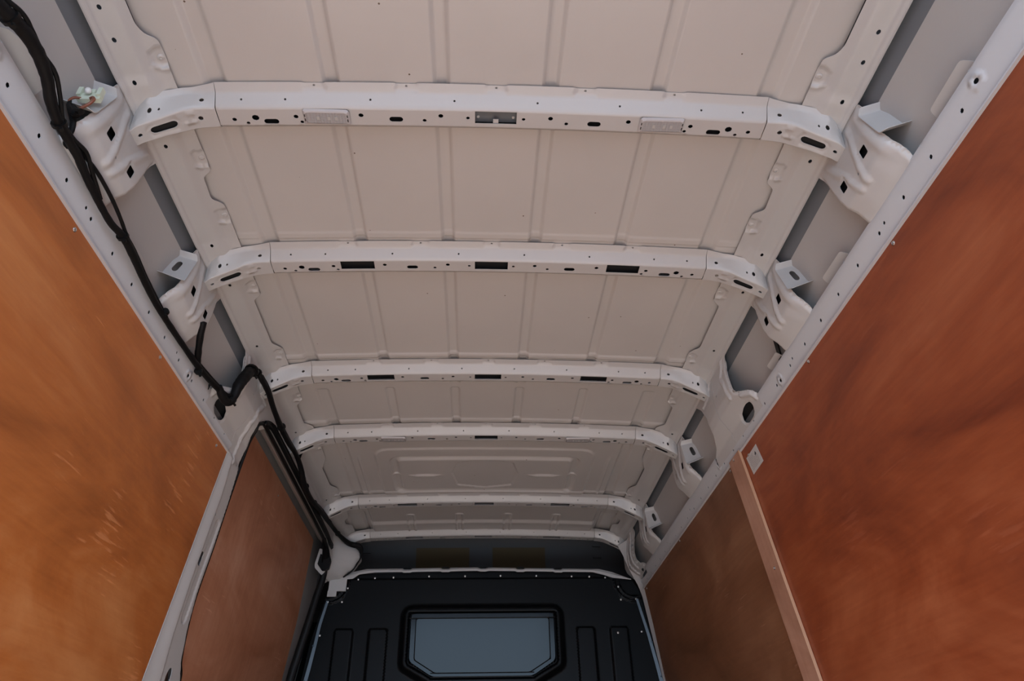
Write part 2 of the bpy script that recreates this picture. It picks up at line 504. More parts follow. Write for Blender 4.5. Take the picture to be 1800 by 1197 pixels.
# ------------------------------------------------------------------ roof panel
RB = (.122, .365)
def roof(X, Y):
    ax = np.abs(X)
    z = 2.0050 - .015 * (ax / .65) ** 2
    d = np.zeros_like(X)
    b12 = (Y < 2.2); b3 = (Y >= 2.2) & (Y < 2.65); b4 = (Y >= 2.65) & (Y < 3.36); b5 = Y >= 3.36
    act = np.where(b12, 1.0, 0) + b3 * S(Y, 2.235, 2.26)
    for c in RB:
        w = np.abs(ax - c)
        d += act * .010 * (1 - S(w, .009, .021))
    edge = S(ax, .585, .601) - S(ax, .626, .642)          # groove near the edge
    actE = np.where(b12, 1.0, 0) + b3 * S(Y, 2.235, 2.26) + np.where(b4 | b5, 1., 0)
    d += actE * .009 * edge
    d += .0 * ax                        # outer flange
    # each bay drops a little just before the next bow's flange
    for yb, dp in zip(YB[1:5], (.002, .0045, .0055, .005)):
        d -= dp * (S(Y, yb - .128, yb - .116) - S(Y, yb - .104, yb - .096)) * (1 - .8 * (edge))
    P = np.stack([ax.ravel(), Y.ravel()], 1)
    def blk(m_): return m_.ravel() & (ax.ravel() < 2)
    if b4.any():
        m_ = b4.ravel(); q = P[m_]; dd = np.zeros(m_.sum())
        def sdr(q, hx, y0, y1, r):
            cx = np.abs(q[:, 0]) - (hx - r); cy = np.abs(q[:, 1] - (y0 + y1) / 2) - ((y1 - y0) / 2 - r)
            return np.hypot(np.maximum(cx, 0), np.maximum(cy, 0)) + np.minimum(np.maximum(cx, cy), 0) - r
        e0 = sdr(q, .492, 2.742, 3.30, .07)
        dd -= .007 * (1 - S(e0, -.014, .0))                # raised plateau
        e1 = sdr(q, .432, 2.812, 3.222, .06)
        ring = (1 - S(e1, -.018, .0)) * S(e1, -.050, -.028)
        dd += .013 * ring
        hexa = [(-.154, 3.0), (-.128, 2.89), (-.06, 2.868), (.06, 2.868), (.128, 2.89), (.154, 3.0), (.13, 3.135), (.0, 3.168), (-.13, 3.135)]
        hx = np.where(inside(q, hexa), -1, 1) * dist(q, hexa)
        dd += .005 * (1 - S(hx, -.006, .004))
        el = np.hypot((q[:, 0] - .277) / .09, (q[:, 1] - 3.018) / .017)
        dd -= .008 * (1 - S(el, .3, 1.0))
        # webs across the side grooves of the ring
        dd += -.007 * (1 - S(np.abs(q[:, 1] - 3.012), .004, .012)) * ring * (q[:, 0] > .38)
        w = np.abs(q[:, 0] - .556)
        dd += -.005 * (1 - S(w, .002, .009)) * S(q[:, 1], 2.80, 2.86)
        d.ravel()[m_] += dd
    if b5.any():
        m_ = b5.ravel(); q = P[m_]; dd = np.zeros(m_.sum())
        dd -= .012 * S(q[:, 1], 3.605, 3.635) * (q[:, 0] < .60)
        for c in (.128, .385):
            R = dist(q, rrect(c - .017, 3.522, c + .017, 3.76, .012))
            dd -= .005 * (1 - S(R, .002, .008))
        dd += .012 * (S(q[:, 0], .612, .628) - S(q[:, 0], .70, .712)) * S(q[:, 1], 3.48, 3.50)
        d.ravel()[m_] += dd
    return z + d
xs = np.unique(np.round(np.concatenate([np.arange(0, .731, .0045)]), 4)); xs = np.concatenate([-xs[:0:-1], xs])
ys = np.unique(np.round(np.concatenate([np.arange(-.46, 3.88, .025)] + [np.arange(y - .135, y - .08, .006) for y in YB] + [np.arange(2.225, 2.27, .006), np.arange(2.70, 3.86, .0062)]), 4))
XX, YY = np.meshgrid(xs, ys)
ZZ = roof(XX, YY)
V = np.stack([XX, YY, ZZ], -1).reshape(-1, 3)
nx, ny = len(xs), len(ys)
i = np.arange(nx - 1)[None, :] + nx * np.arange(ny - 1)[:, None]
Q = np.stack([i, i + nx, i + nx + 1, i + 1], -1).reshape(-1, 4)
e = 1e-3
n_ = np.stack([(roof(XX + e, YY) - roof(XX - e, YY)) / (2 * e), (roof(XX, YY + e) - roof(XX, YY - e)) / (2 * e), -np.ones_like(XX)], -1).reshape(-1, 3)
n_ /= np.linalg.norm(n_, axis=1)[:, None]
g = Geo().add(V, Q.tolist(), n_)
# outer skin of the roof, a closed lid
box(g, (0, 1.71, 2.045), (1.56, 4.4, .012))
tag(g.build('ceiling', M_roof), kind='structure')
# roof drip channel closing the gap between the lid and the side skins
for sg, nm in ((-1, 'trim_6'), (1, 'trim_7')):
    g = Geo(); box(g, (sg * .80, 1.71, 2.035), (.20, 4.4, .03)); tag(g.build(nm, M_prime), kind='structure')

# ------------------------------------------------------------------ cant rails (longitudinal frames under the roof edge)
SCAL = [(-.45, .118), (.800, .118), (.822, .110), (.838, .088), (1.184, .088), (1.200, .110), (1.272, .113), (1.296, .088), (1.668, .088), (1.686, .112), (1.915, .113), (1.955, .087), (2.245, .088), (2.300, .090), (2.325, .116), (2.465, .117), (2.505, .089), (2.80, .090), (2.885, .119), (3.075, .117), (3.128, .091), (3.50, .092), (3.53, .119), (3.585, .119), (3.618, .091), (3.86, .092)]
PADS = [.879, 1.145, 1.335, 1.626, 1.983, 2.272, 2.68, 3.18]
HC = [(.754, .174), (.822, .174), (.918, .172), (1.087, .168), (1.420, .165), (1.589, .165), (1.900, .166), (2.50, .166), (2.66, .166), (3.20, .166)]
def cant_disp(a, b):
    d = np.zeros_like(a)
    for y in PADS:
        p = np.stack([a, b], 1)
        q = rrect(y - .022, .060, y + .020, .122, .012)
        e = np.where(inside(p, q), -1, 1) * dist(p, q)
        d += -.0045 * (1 - S(e, -.004, .005))
        # rolled lip along the fore side of the pad
        e2 = dist(p, [(y + .024, .088), (y + .024, .112), (y + .018, .122)], False)
        d += .0035 * (1 - S(e2, .001, .007))
    # the frame is drawn a little down around each bow's foot
    for yb in YB:
        d += .003 * (1 - S(np.abs(a - yb + .04), .06, .09)) * S(b, .11, .13)
    # bead along the outer lip
    d += .002 * (1 - S(np.abs(b - .196), .002, .008))
    return d
for sg, nm in SIDES:
    outl = [(y, s + .006) for y, s in SCAL] + [(3.86, .206), (-.45, .206)]
    outl = roundpoly(outl, .008, 2)
    holes = [circ(y, s, .0058, .0042, 8) for y, s in HC]
    g = Geo(); sheet(g, outl, side(sg, 0, cant_disp), .009, .0014, holes)
    t = empty('cant_rail', (sg * .74, 1.7, 1.95), 'long pale painted frame under the roof edge, %s side of the van' % ('left' if sg < 0 else 'right'), 'frame rail', 'long frames under the roof edges')
    g.build('rail_pressing', M_white, t)
    for y in PADS[:7]:
        p = spt(sg, y, .103, -.0042)
        nn = spt(sg, y, .103, .01) - spt(sg, y, .103, 0)
        screw('rivet', p, nn, .0075, M_white, t, .0028)

# ------------------------------------------------------------------ hanging side brackets under bows
BRK = [(-.118, .2035), (-.117, .236), (-.132, .297), (-.145, .347), (-.147, .371), (-.147, .397), (-.141, .417), (-.134, .432), (-.134, .446), (.060, .446), (.052, .424), (.044, .39), (.050, .348), (.065, .293), (.080, .245), (.094, .2035)]
DIA1 = [(-.0925, .307), (-.0955, .336), (-.0725, .335), (-.0695, .306)]
DIA2 = [(.006, .310), (.003, .338), (.024, .337), (.0285, .309)]
def brk_disp(a, b):
    p = np.stack([a, b], 1)
    aft = dist(p, [(-.118, .17), (-.117, .236), (-.132, .297), (-.145, .347), (-.147, .371), (-.147, .397), (-.141, .417), (-.134, .446)], False)
    fore = dist(p, [(.060, .446), (.052, .424), (.044, .39), (.050, .348), (.065, .293), (.080, .245), (.094, .19)], False)
    fade = S(b, .204, .225)
    d = np.zeros_like(a)
    rl = lambda x, w: np.clip(1 - x / w, 0, 1) ** 2
    d += -.009 * rl(aft, .012) * fade - .008 * rl(fore, .012) * fade
    d += .0042 * np.exp(-((aft - .022) / .012) ** 2) * fade * (1 - S(b, .35, .41))
    r1 = dist(p, [(-.052, .20), (-.058, .25), (-.056, .32), (-.048, .372)], False)
    r2 = dist(p, [(.052, .22), (.030, .262), (-.004, .315), (-.022, .372)], False)
    d += (.0046 * (1 - S(r1, .0, .015)) + .0042 * (1 - S(r2, .0, .015))) * fade
    # lower part swells out towards the waist rail
    d += .004 * S(b, .340, .385) * (1 - S(b, .40, .436)) * (1 - S(np.abs(a + .045), .03, .09))
    for q, r in ((DIA1, .006), (DIA2, .006)):
        e = dist(p, q) * np.where(inside(p, q), -1, 1)
        k = 1 - S(e, .003, .010)
        d = d * (1 - k) + k * .000
    return d
def bracket(sg, yb, label):
    t = empty('side_bracket', (sg * .79, yb, 1.82), label, 'bracket', 'stamped brackets hanging below the roof bows')
    g = Geo()
    f0 = side(sg, .0, None)
    def fm(a, b):
        x, z = prof(b); nx_, nz_ = pnorm(b); d = brk_disp(a, b)
        return np.stack([sg * (x + nx_ * d), a + yb, z + nz_ * d], 1)
    sheet(g, roundpoly(BRK, .006, 2), fm, .0062, .0014, [roundpoly(DIA1, .004, 2), roundpoly(DIA2, .004, 2), circ(-.042, .345, .004, .003, 8)], toward=(0, yb, 1.5))
    g.build('bracket_pressing', M_white, t)
    # dark sheet added behind the square holes, coloured as the hollow's shade
    g = Geo(); sheet(g, [(-.110 + yb, .25), (-.118 + yb, .31), (-.125 + yb, .40), (.035 + yb, .40), (.045 + yb, .33), (.070 + yb, .25)], side(sg, -.014), .02, .0015, toward=(0, yb, 1.5)); g.build('shade_backing', M_shade, t)
    return t
WORD = ['first', 'second', 'third', 'fourth', 'fifth', 'sixth']
bracket(-1, YB[0], 'stamped pale bracket with two square holes behind the black cable, nearest on the left')
bracket(-1, YB[1], 'stamped pale bracket with two square holes behind the black cable, second on the left')
bracket(1, YB[0], 'stamped pale bracket with two square holes, nearest on the right')
bracket(1, YB[1], 'stamped pale bracket with two square holes, second on the right, beside a slotted tab')
bracket(1, YB[3], 'stamped pale bracket just ahead of the wide right pillar')
bracket(1, YB[4], 'stamped pale bracket farthest forward on the right, low in the dark corner')

# ------------------------------------------------------------------ tab brackets between the side brackets and the outer skin
def tab(sg, yb, hole, label, dx=0):
    t = empty('mounting_tab', (sg * .82, yb - .13, 1.84), label, 'bracket', 'flanged tabs beside the side brackets')
    # plate in its own (u, v): u outwards, v down; it faces aft
    A = np.array([.780, yb - .112, 1.902]); B = np.array([.846, yb - .134, 1.909]); Cc = np.array([.864, yb - .150, 1.822]); D = np.array([.781, yb - .150, 1.786])
    def fm(a, b):
        a = a[:, None]; b = b[:, None]
        P = (A * (1 - a) + B * a) * (1 - b) + (D * (1 - a) + Cc * a) * b
        P = P * 1.0
        e = np.minimum(np.minimum(b[:, 0] * .11, (1 - b[:, 0]) * .11), (1 - a[:, 0]) * .08)
        fl = np.clip(1 - e / .012, 0, 1) ** 1.2
        P[:, 1] -= .017 * fl
        P[:, 0] *= sg
        return P
    g = Geo()
    hs = [slot(.50, .52, .24, .105, math.pi / 2)] if hole else []
    if hole:
        hs = [[(x, y) for x, y in slot(.47, .5, .21, .10, math.pi / 2 - .1, 5)]]
    sheet(g, roundpoly([(-.02, 0), (.97, .0), (1, .05), (1, .9), (.95, 1), (-.02, 1)], .05, 3), fm, .045, .0016, hs, toward=(0, -1, 1.2))
    g.build('tab_plate', M_white, t)
    return t
tab(-1, YB[0], False, 'grey flanged tab carrying a pale plastic clip, top left')
tab(-1, YB[1], True, 'grey flanged tab with an oval slot beside the second left bracket')
tab(1, YB[0], False, 'plain grey flanged tab without a slot, top right')
tab(1, YB[1], True, 'grey flanged tab with an oval slot beside the second right bracket')
tab(1, YB[3], True, 'grey flanged tab with a slot just ahead of the right pillar')
tab(1, YB[4], True, 'grey flanged tab with a slot farthest forward on the right')

# ------------------------------------------------------------------ waist rails (pierced rails above the plywood)
def rail_fm(sg):
    # own profile: lip, face, foot (b is the same arc length s as on the side profile)
    sb = np.array([.398, .408, .418, .428, .438, .484, .490])
    xb = np.array([.850, .838, .829, .8285, .8305, .8455, .850])
    zb = np.array([1.735, 1.738, 1.7335, 1.7265, 1.7165, 1.6720, 1.668])
    def f(a, b):
        x = np.interp(b, sb, xb); z = np.interp(b, sb, zb)
        d = np.zeros_like(a)
        p = np.stack([a, b], 1)
        for y, s in ((.698, .449), (1.671, .464), (2.272, .452), (-.05, .45)):
            e = np.hypot(a - y, (b - s) * 1.1)
            d += .003 * (1 - S(np.abs(e - .011), .001, .008))
        return np.stack([sg * (x - d), a, z - .3 * d], 1)
    return f
for sg, nm in SIDES:
    y1 = 3.74 if sg > 0 else 2.098
    top = []
    # wavy upper lip with small ears
    ears = (.12, .70, .78, 1.21, 1.30, 1.67, 1.78, 2.35, 2.47, 3.05, 3.18)
    top.append((-.44, .406))
    for y in ears:
        if y < y1 - .06 and not (1.78 < y < 2.3):
            if y == 2.35: top += [(1.815, .406), (1.822, .462), (2.275, .462), (2.285, .406)]
            top += [(y - .03, .406), (y - .024, .400), (y + .024, .400), (y + .03, .406)]
    top += [(3.535, .406), (3.545, .455), (y1, .455)] if sg > 0 else [(1.815, .406), (1.822, .462), (y1, .462)]
    outl = [(-.44, .487), (y1, .487)] + top[::-1]
    hy = [.122 + .1053 * k for k in range(36)]
    hs = []
    for k, y in enumerate(hy):
        if y < y1 - .03 and abs(y - .65) > .07:
            hs.append(circ(y, .4575 + .0052 * (y - .7), .0052, .0042, 6, .5))
    for y in (1.042, 1.570, 2.19, 2.69, 3.10):
        if y < y1: hs.append(circ(y, .455, .0045, .0036, 6, .5))
    for y in (.698, 1.671, 2.272):
        if y < y1: hs.append(circ(y, .449 if y < 1 else (.464 if y < 2 else .452), .006, .0045, 8))
    for y in (.69, .855, 1.20, 1.37, 1.665, 2.38, 2.62, 3.1, 3.33):
        if y < y1: hs.append(circ(y, .420, .009, .004, 8))
    g = Geo(); sheet(g, outl, rail_fm(sg), .009, .0016, hs)
    t = empty('waist_rail', (sg * .84, 1.2, 1.70), 'long pierced pale rail along the top of the plywood on the %s wall' % nm, 'frame rail', 'pierced rails above the plywood')
    g.build('rail_face', M_rail, t)
    # flat return behind the rail, out to the skin
    g = Geo(); box(g, (sg * .862, (y1 - .44) / 2, 1.664), (.044, y1 + .44, .004)); g.build('rail_return', M_rail, t)
    # plate added behind the rail face so that its holes stay dark
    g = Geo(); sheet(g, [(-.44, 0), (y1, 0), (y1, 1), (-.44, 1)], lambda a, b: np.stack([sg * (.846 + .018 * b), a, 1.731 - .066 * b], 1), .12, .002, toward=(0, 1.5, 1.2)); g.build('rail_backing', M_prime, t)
    for pg in ([(.672, .424), (.690, .400), (.735, .380), (.795, .376), (.812, .424)] if sg < 0 else [(.685, .424), (.695, .397), (.80, .400), (.81, .424)], [(1.19, .424), (1.20, .399), (1.30, .398), (1.305, .424)], [(1.625, .424), (1.63, .399), (1.705, .399), (1.71, .424)]):
        g = Geo(); sheet(g, roundpoly(pg, .006, 2), side(sg, -.020), .01, .0014); g.build('rail_ear', M_skin, t)

# ------------------------------------------------------------------ wide pillars at the third bow
PAFT = [(1.860, .2035), (1.893, .2035), (1.913, .216), (1.916, .254), (1.907, .29), (1.893, .35), (1.872, .369), (1.828, .394), (1.818, .412), (1.822, .432)]
OVAL = [(1.873, .414), (1.876, .430), (1.884, .444), (1.903, .454), (1.945, .455), (1.966, .444), (1.972, .431), (1.955, .417), (1.922, .410), (1.897, .409)]
SEAM = [(2.0600, .214), (2.0525, .28), (2.0450, .344), (2.0640, .40), (2.0860, .455)]
SEAM = SEAM + [(y + .0013, s) for y, s in SEAM[::-1]]      # open joint between the two pressings
def pil_disp(a, b):
    p = np.stack([a, b], 1)
    e = dist(p, PAFT, False)
    d = -.007 * np.clip(1 - e / .012, 0, 1) ** 2 * S(b, .206, .225)
    r = dist(p, [(1.885, .17), (1.936, .20), (1.945, .225), (1.966, .262), (1.940, .30), (1.925, .356)], False)
    d += .006 * (1 - S(r, .001, .014))
    r = dist(p, [(1.87, .384), (1.835, .404), (1.832, .425)], False)
    d += .005 * (1 - S(r, .001, .014))
    q = dist(p, OVAL)
    d -= .003 * (1 - S(q, .001, .008))
    # raised rim round the bow's foot
    r = dist(p, [(2.015, .12), (2.055, .16), (2.075, .20), (2.115, .245), (2.17, .255)], False)
    d += .006 * (1 - S(r, .002, .010))
    # seam between the two pressings
    return d
outR = PAFT + [(1.822, .484), (2.06, .484), (2.06, .428), (2.262, .428), (2.212, .41), (2.146, .364), (2.152, .307), (2.203, .248), (2.262, .2035)]
outR = PAFT + [(1.822, .463), (2.280, .463), (2.268, .424), (2.212, .408), (2.150, .372), (2.143, .350), (2.152, .307), (2.203, .248), (2.262, .2035)]
g = Geo(); sheet(g, roundpoly(outR, .010, 3), side(1, .001, pil_disp), .0055, .0014, [roundpoly(OVAL, .005, 2), SEAM, circ(2.025, .292, .0045, .0035, 8), circ(1.935, .247, .004, .003, 8)])
t = empty('wide_pillar', (.80, 2.05, 1.80), 'wide pale right-hand pillar with an oval hole beside the third bow', 'pillar')
g.build('pillar_pressing', M_white, t)
g = Geo(); sheet(g, [(1.86, .40), (2.00, .40), (2.00, .46), (1.86, .46)], side(1, -.022), .02, .0015); g.build('shade_backing', M_shade, t)  # dark sheet added behind the oval, painted as shade

# left: pillar, door header and door post in one pressing
POSTF = [(2.262, .298), (2.226, .300), (2.176, .316), (2.147, .340), (2.147, .362), (2.164, .385), (2.212, .418), (2.237, .612), (2.244, .754), (2.243, .906), (2.261, .994), (2.299, 1.083), (2.344, 1.134), (2.362, 1.30), (2.365, 1.9)]
def lp_disp(a, b):
    d = pil_disp(a, b) * (b < .5)
    p = np.stack([a, b], 1)
    e = dist(p, POSTF, False)
    d += -.010 * np.clip(1 - e / .010, 0, 1) ** 2
    r = dist(p, [(2.15, .275), (2.10, .32), (2.09, .37), (2.135, .43), (2.15, .5)], False)
    d += .006 * (1 - S(r, .002, .012))
    # rolled aft edge of the post, standing proud of the plywood
    ed = np.interp(b, [.48, .49, .62, .69, .89, 1.03, 1.16, 1.9], [2.098, 2.128, 2.150, 2.149, 2.150, 2.160, 2.186, 2.20])
    k = S(b, .478, .50)
    d += k * .009 * S(a, 2.094, ed) * (1 - .5 * S(a, ed, ed + .012))
    r = dist(p, [(2.205, .70), (2.20, .86), (2.205, .98)], False)
    d -= k * .004 * (1 - S(r, .012, .022))
    return d
outL = PAFT + [(1.822, .463), (2.094, .463), (2.094, 1.9)] + POSTF[::-1][:-1] + [(3.42, .298), (3.53, .318), (3.60, .345), (3.60, .2035)]
holesL = [roundpoly(OVAL, .005, 2), circ(2.03, .292, .0045, .0035, 8), circ(1.96, .425 + .05, .004), circ(2.194, .496, .005, .0035, 8), circ(2.158, .678, .0075, .0055, 8), circ(2.172, .816, .018, .022, 14), circ(2.238, 1.14, .018, .026, 14)]
holesL.pop(2); holesL.append(SEAM)
def lp_fm(a, b):
    return side(-1, .001, lp_disp)(a, b)
g = Geo(); sheet(g, outL, lp_fm, .0075, .0014, holesL)
t = empty('door_frame', (-.84, 2.15, 1.2), 'pale pressed frame round the left side doorway, post and header in one', 'door frame')
g.build('frame_pressing', M_white, t)
g = Geo(); sheet(g, [(1.86, .40), (2.00, .40), (2.00, .46), (1.86, .46)], side(-1, -.022), .02, .0015); g.build('shade_backing', M_shade, t)  # added dark sheet, shade painted behind the left oval
# side return of the post towards the outside and of the header
g = Geo()
def ret_fm(a, b):
    L = np.concatenate([[0], np.cumsum(np.hypot(*np.diff(np.array(POSTF), axis=0).T))])
    yy = np.interp(a, L, [p[0] for p in POSTF]); ss = np.interp(a, L, [p[1] for p in POSTF])
    x, z = prof(ss)
    return np.stack([-(x + .009 + b), yy + .0 * b, z - .25 * b * (a < .12)], 1)
Lr = float(np.sum(np.hypot(*np.diff(np.array(POSTF), axis=0).T)))
sheet(g, [(0, 0), (Lr, 0), (Lr, .035), (0, .035)], ret_fm, .02, .0012, toward=(-.9, 2.9, 1.3))
g.build('frame_return', M_white, t)
# outer header strip seen under the seal
g = Geo()
sheet(g, [(2.13, 0), (3.64, 0), (3.64, 1), (2.20, 1)], lambda a, b: np.stack([-(.822 + .050 * b), a, 1.862 + .052 * b + .0 * a], 1), .06, .0015, toward=(-.5, 2.5, 1.2))
g.build('header_strip', M_skin, t)

# ------------------------------------------------------------------ front pillars beside the bulkhead
# right: slim forked pillar from the sixth bow down to the bulkhead corner
FP = [(3.535, .2035), (3.567, .25), (3.576, .30), (3.583, .36), (3.575, .392), (3.545, .404), (3.535, .418), (3.540, .436), (3.78, .448), (3.80, .40), (3.83, .2035)]
def fp_disp(a, b):
    p = np.stack([a, b], 1)
    e = dist(p, FP[:8], False)
    d = -.010 * np.clip(1 - e / .010, 0, 1) ** 2 * S(b, .206, .225)
    for ln in ([(3.60, .20), (3.615, .30), (3.62, .40)], [(3.68, .22), (3.69, .32), (3.68, .42)]):
        d += .008 * (1 - S(dist(p, ln, False), .002, .012))
    return d
for sg, nm in ((1, 'right'),):
    g = Geo(); sheet(g, FP, side(sg, .001, fp_disp), .009, .0014, [circ(3.60, .424, .022, .008, 10)])
    t = empty('front_pillar', (sg * .81, 3.68, 1.8), 'slim pale forked pillar at the right end of the bulkhead', 'pillar')
    g.build('pillar_pressing', M_white, t)
    # face of the pillar turned aft, its edge runs down beside the bulkhead
    g = Geo()
    q = np.array([(.738, 1.90), (.757, 1.86), (.775, 1.80), (.800, 1.74), (.836, 1.66), (.862, 1.46), (.894, 1.227), (.92, 1.0)])
    w = np.array([.050, .050, .045, .040, .014, .010, .010, .010])
    lf = np.concatenate([[0], np.cumsum(np.hypot(*np.diff(q, axis=0).T))])
    fm = lambda a, b: np.stack([np.interp(a, lf, q[:, 0]) + b * np.interp(a, lf, w), 3.735 - .05 * b + .0 * a, np.interp(a, lf, q[:, 1]) + .02 * b], 1)
    sheet(g, [(0, 0), (lf[-1], 0), (lf[-1], 1), (0, 1)], fm, .06, .002, toward=(0, 0, 1.2))
    g.build('pillar_flange', M_white, t)

# left: swollen foot where the door header meets the bulkhead
g = Geo()
FL = [(3.58, .2035), (3.86, .2035), (3.86, .30), (3.84, .36), (3.80, .44), (3.74, .46), (3.66, .455), (3.615, .40), (3.60, .345), (3.575, .30)]
def fl_fm(a, b):
    x, z = prof(b); nx_, nz_ = pnorm(b)
    d = .001 + .115 * S(a, 3.60, 3.78) * np.exp(-((b - .300) / .075) ** 2) + .012 * S(a, 3.60, 3.68)
    return np.stack([-(x + nx_ * d), a - .08 * S(a, 3.6, 3.86), z + nz_ * d], 1)
sheet(g, FL, fl_fm, .010, .0014)
t = empty('header_foot', (-.77, 3.70, 1.80), 'smooth swollen white foot of the door header at the left bulkhead corner', 'pillar')
g.build('foot_pressing', M_white, t)
g = Geo(); box(g, (-.757, 3.738, 1.698), (.090, .010, .062)); box(g, (-.782, 3.7385, 1.655), (.046, .009, .030)); g.build('corner_plate', M_white, t, angle=20)

# ------------------------------------------------------------------ roof bows
PB = np.array([(-.092, 1.9995), (-.073, 1.9935), (-.0525, 1.9635), (-.0035, 1.9625), (.008, 1.985), (.022, 1.9985)])
PL = np.concatenate([[0], np.cumsum(np.hypot(*np.diff(PB, axis=0).T))])
def _dense(L, v, st=.0012, k=3):
    f = np.arange(0, L[-1] + st, st); x = np.interp(f, L, v)
    kk = np.ones(k) / k
    p = np.concatenate([2 * x[0] - x[k:0:-1], x, 2 * x[-1] - x[-2:-k - 2:-1]])
    return f, np.convolve(p, kk, 'same')[k:-k]
_bf, _by = _dense(PL, PB[:, 0]); _, _bz = _dense(PL, PB[:, 1])
NOT = [0, .2, -.2, .402, -.402]
def bow_fm(X, p):
    y = np.interp(p, _bf, _by); z = np.interp(p, _bf, _bz)
    r = (X / .615) ** 2
    # pressed pockets in the rear flange
    for c in NOT:
        k = (1 - S(np.abs(X - c), .020, .026)) * (1 - S(p, .013, .020))
        z = z + .0035 * k
    return np.stack([X, y + .0035 * r, z - .0125 * r], 1)
fy = lambda dy: PL[2] + (dy + .0525)       # dy on the bottom face -> p
FACE = [('c', .582, -.022, .0052), ('c', .535, -.0265, .0082), ('c', .554, -.0125, .0042), ('s', .502, -.0165, .0165), ('c', .446, -.029, .0055), ('c', .435, -.015, .0042),
        ('c', .302, -.033, .0058), ('s', .2245, -.0235, .0155), ('c', .161, -.0215, .0045), ('c', .124, -.034, .0058), ('c', .063, -.030, .0042)]
holes = []
for sgx in (-1, 1):
    for k, x, dy, r in FACE:
        x = x * sgx
        if k == 'c': holes.append(circ(x, fy(dy), r, r * .9, 8))
        else: holes.append(slot(x, fy(dy), r, .0065))
    for x in (.093, .279, .465, .56):
        holes.append(circ(sgx * x, PL[1] + .018, .0026, .0026, 6))
    holes.append([(sgx * .378 - .047, fy(-.048)), (sgx * .378 + .047, fy(-.048)), (sgx * .378 + .047, fy(-.0165)), (sgx * .378 - .047, fy(-.0165))])
holes.append([(-.047, fy(-.048)), (.047, fy(-.048)), (.047, fy(-.0165)), (-.047, fy(-.0165))])
for c in NOT: holes.append(circ(c, .0085, .0030, .0026, 6))
outl = [(-.615, 0)]
for c in sorted(NOT):
    outl += [(c - .026, 0), (c - .021, .0035), (c + .021, .0035), (c + .026, 0)]
outl += [(.615, 0), (.615, PL[-1]), (-.615, PL[-1])]
gb = Geo(); sheet(gb, outl, bow_fm, .0085, .0012, holes, toward=(0, -1, 1.2))

# end gussets: stations across X, five section nodes each
GX = np.array([.612, .640, .665, .686, .727, .750, .772, .787])
GN = np.stack([  # flange edge, flange/wall, fold, bottom front, back
    [(-.0885, 1.9885), (-.082, 1.9865), (-.077, 1.984), (-.077, 1.9805), (-.079, 1.963), (-.080, 1.951), (-.060, 1.945), (-.041, 1.937)],
    [(-.0695, 1.982), (-.067, 1.980), (-.067, 1.978), (-.069, 1.974), (-.072, 1.957), (-.074, 1.946), (-.056, 1.940), (-.040, 1.932)],
    [(-.049, 1.9505), (-.052, 1.947), (-.056, 1.940), (-.0555, 1.930), (-.049, 1.911), (-.046, 1.901), (-.043, 1.8915), (-.034, 1.886)],
    [(.0005, 1.949), (.0005, 1.946), (.000, 1.9405), (.001, 1.9325), (.002, 1.915), (.003, 1.903), (.004, 1.892), (.010, 1.8875)],
    [(.022, 1.982), (.022, 1.980), (.022, 1.979), (.022, 1.976), (.022, 1.960), (.022, 1.950), (.022, 1.945), (.022, 1.936)]], 1)
# wall (v 1-2) is about .04 long, face (v 2-3) about .05: scale v so that holes keep their shape
VV = np.array([0, .010, .050, .103, .135])
def gus_fm(sg, dx=0):
    def f(a, b):
        x = np.clip(a, GX[0], GX[-1])
        y = np.zeros_like(a); z = np.zeros_like(a)
        nodesY = np.stack([np.interp(x, GX, GN[:, k, 0]) for k in range(5)], 1)
        nodesZ = np.stack([np.interp(x, GX, GN[:, k, 1]) for k in range(5)], 1)
        def ev(bb):
            yy = np.zeros_like(a); zz = np.zeros_like(a)
            for k in range(4):
                m_ = (bb >= VV[k]) & (bb <= VV[k + 1]) if k < 3 else (bb >= VV[k])
                t_ = np.clip((bb - VV[k]) / (VV[k + 1] - VV[k]), 0, 1)
                yy = np.where(m_, nodesY[:, k] * (1 - t_) + nodesY[:, k + 1] * t_, yy)
                zz = np.where(m_, nodesZ[:, k] * (1 - t_) + nodesZ[:, k + 1] * t_, zz)
            return yy, zz
        acc = [ev(np.clip(b + o_, 0, VV[-1])) for o_ in (-.0012, 0, .0012)]
        y = sum(q[0] for q in acc) / 3; z = sum(q[1] for q in acc) / 3
        p = np.stack([a, b], 1)
        for c in ((.668, .062), (.672, .083)):
            e = np.hypot((a - c[0]) / .016, (b - c[1]) / .0065)
            z = z - .0045 * (1 - S(e, .3, 1.1))
        e = dist(p, slot(.724, .0775, .030, .015))
        z = z + .0015 * (1 - S(e, .001, .006))
        return np.stack([sg * a, y, z], 1)
    return f
gg = {}
for sg in (-1, 1):
    hs = [slot(.724, .0775, .0265, .0090, 0, 6), circ(.644, .030, .0050, .0044, 8), circ(.745, .032, .0044, .0044, 8), circ(.727, .034, .0024, .0024, 6), circ(.6515, .077, .0052, .0052, 8), circ(.771, .079, .0045, .0045, 8)]
    g = Geo(); sheet(g, [(.6165, 0), (.75, 0), (.787, 0), (.787, .135), (.6165, .135)], gus_fm(sg), .0075, .0014, hs, toward=(0, -1, 1.2))
    gg[sg] = g
BL = ['nearest pale roof bow, with two interior lamps and an open middle slot',
      'second roof bow from the back, with three open black rectangular slots',
      'third roof bow from the back, with grey see-through slots, between the wide pillars',
      'fourth roof bow from the back, with two dull lamps, edge-on below the third',
      'fifth roof bow, just ahead of the big embossed roof panel',
      'sixth and foremost roof bow, right above the dark gap over the bulkhead']
BG = 'pierced roof bows spanning the ceiling'
bow0 = empty('roof_bow', (0, 0, 0), BL[0], 'roof bow', BG)
gb.build('bow_pressing', M_white, bow0)
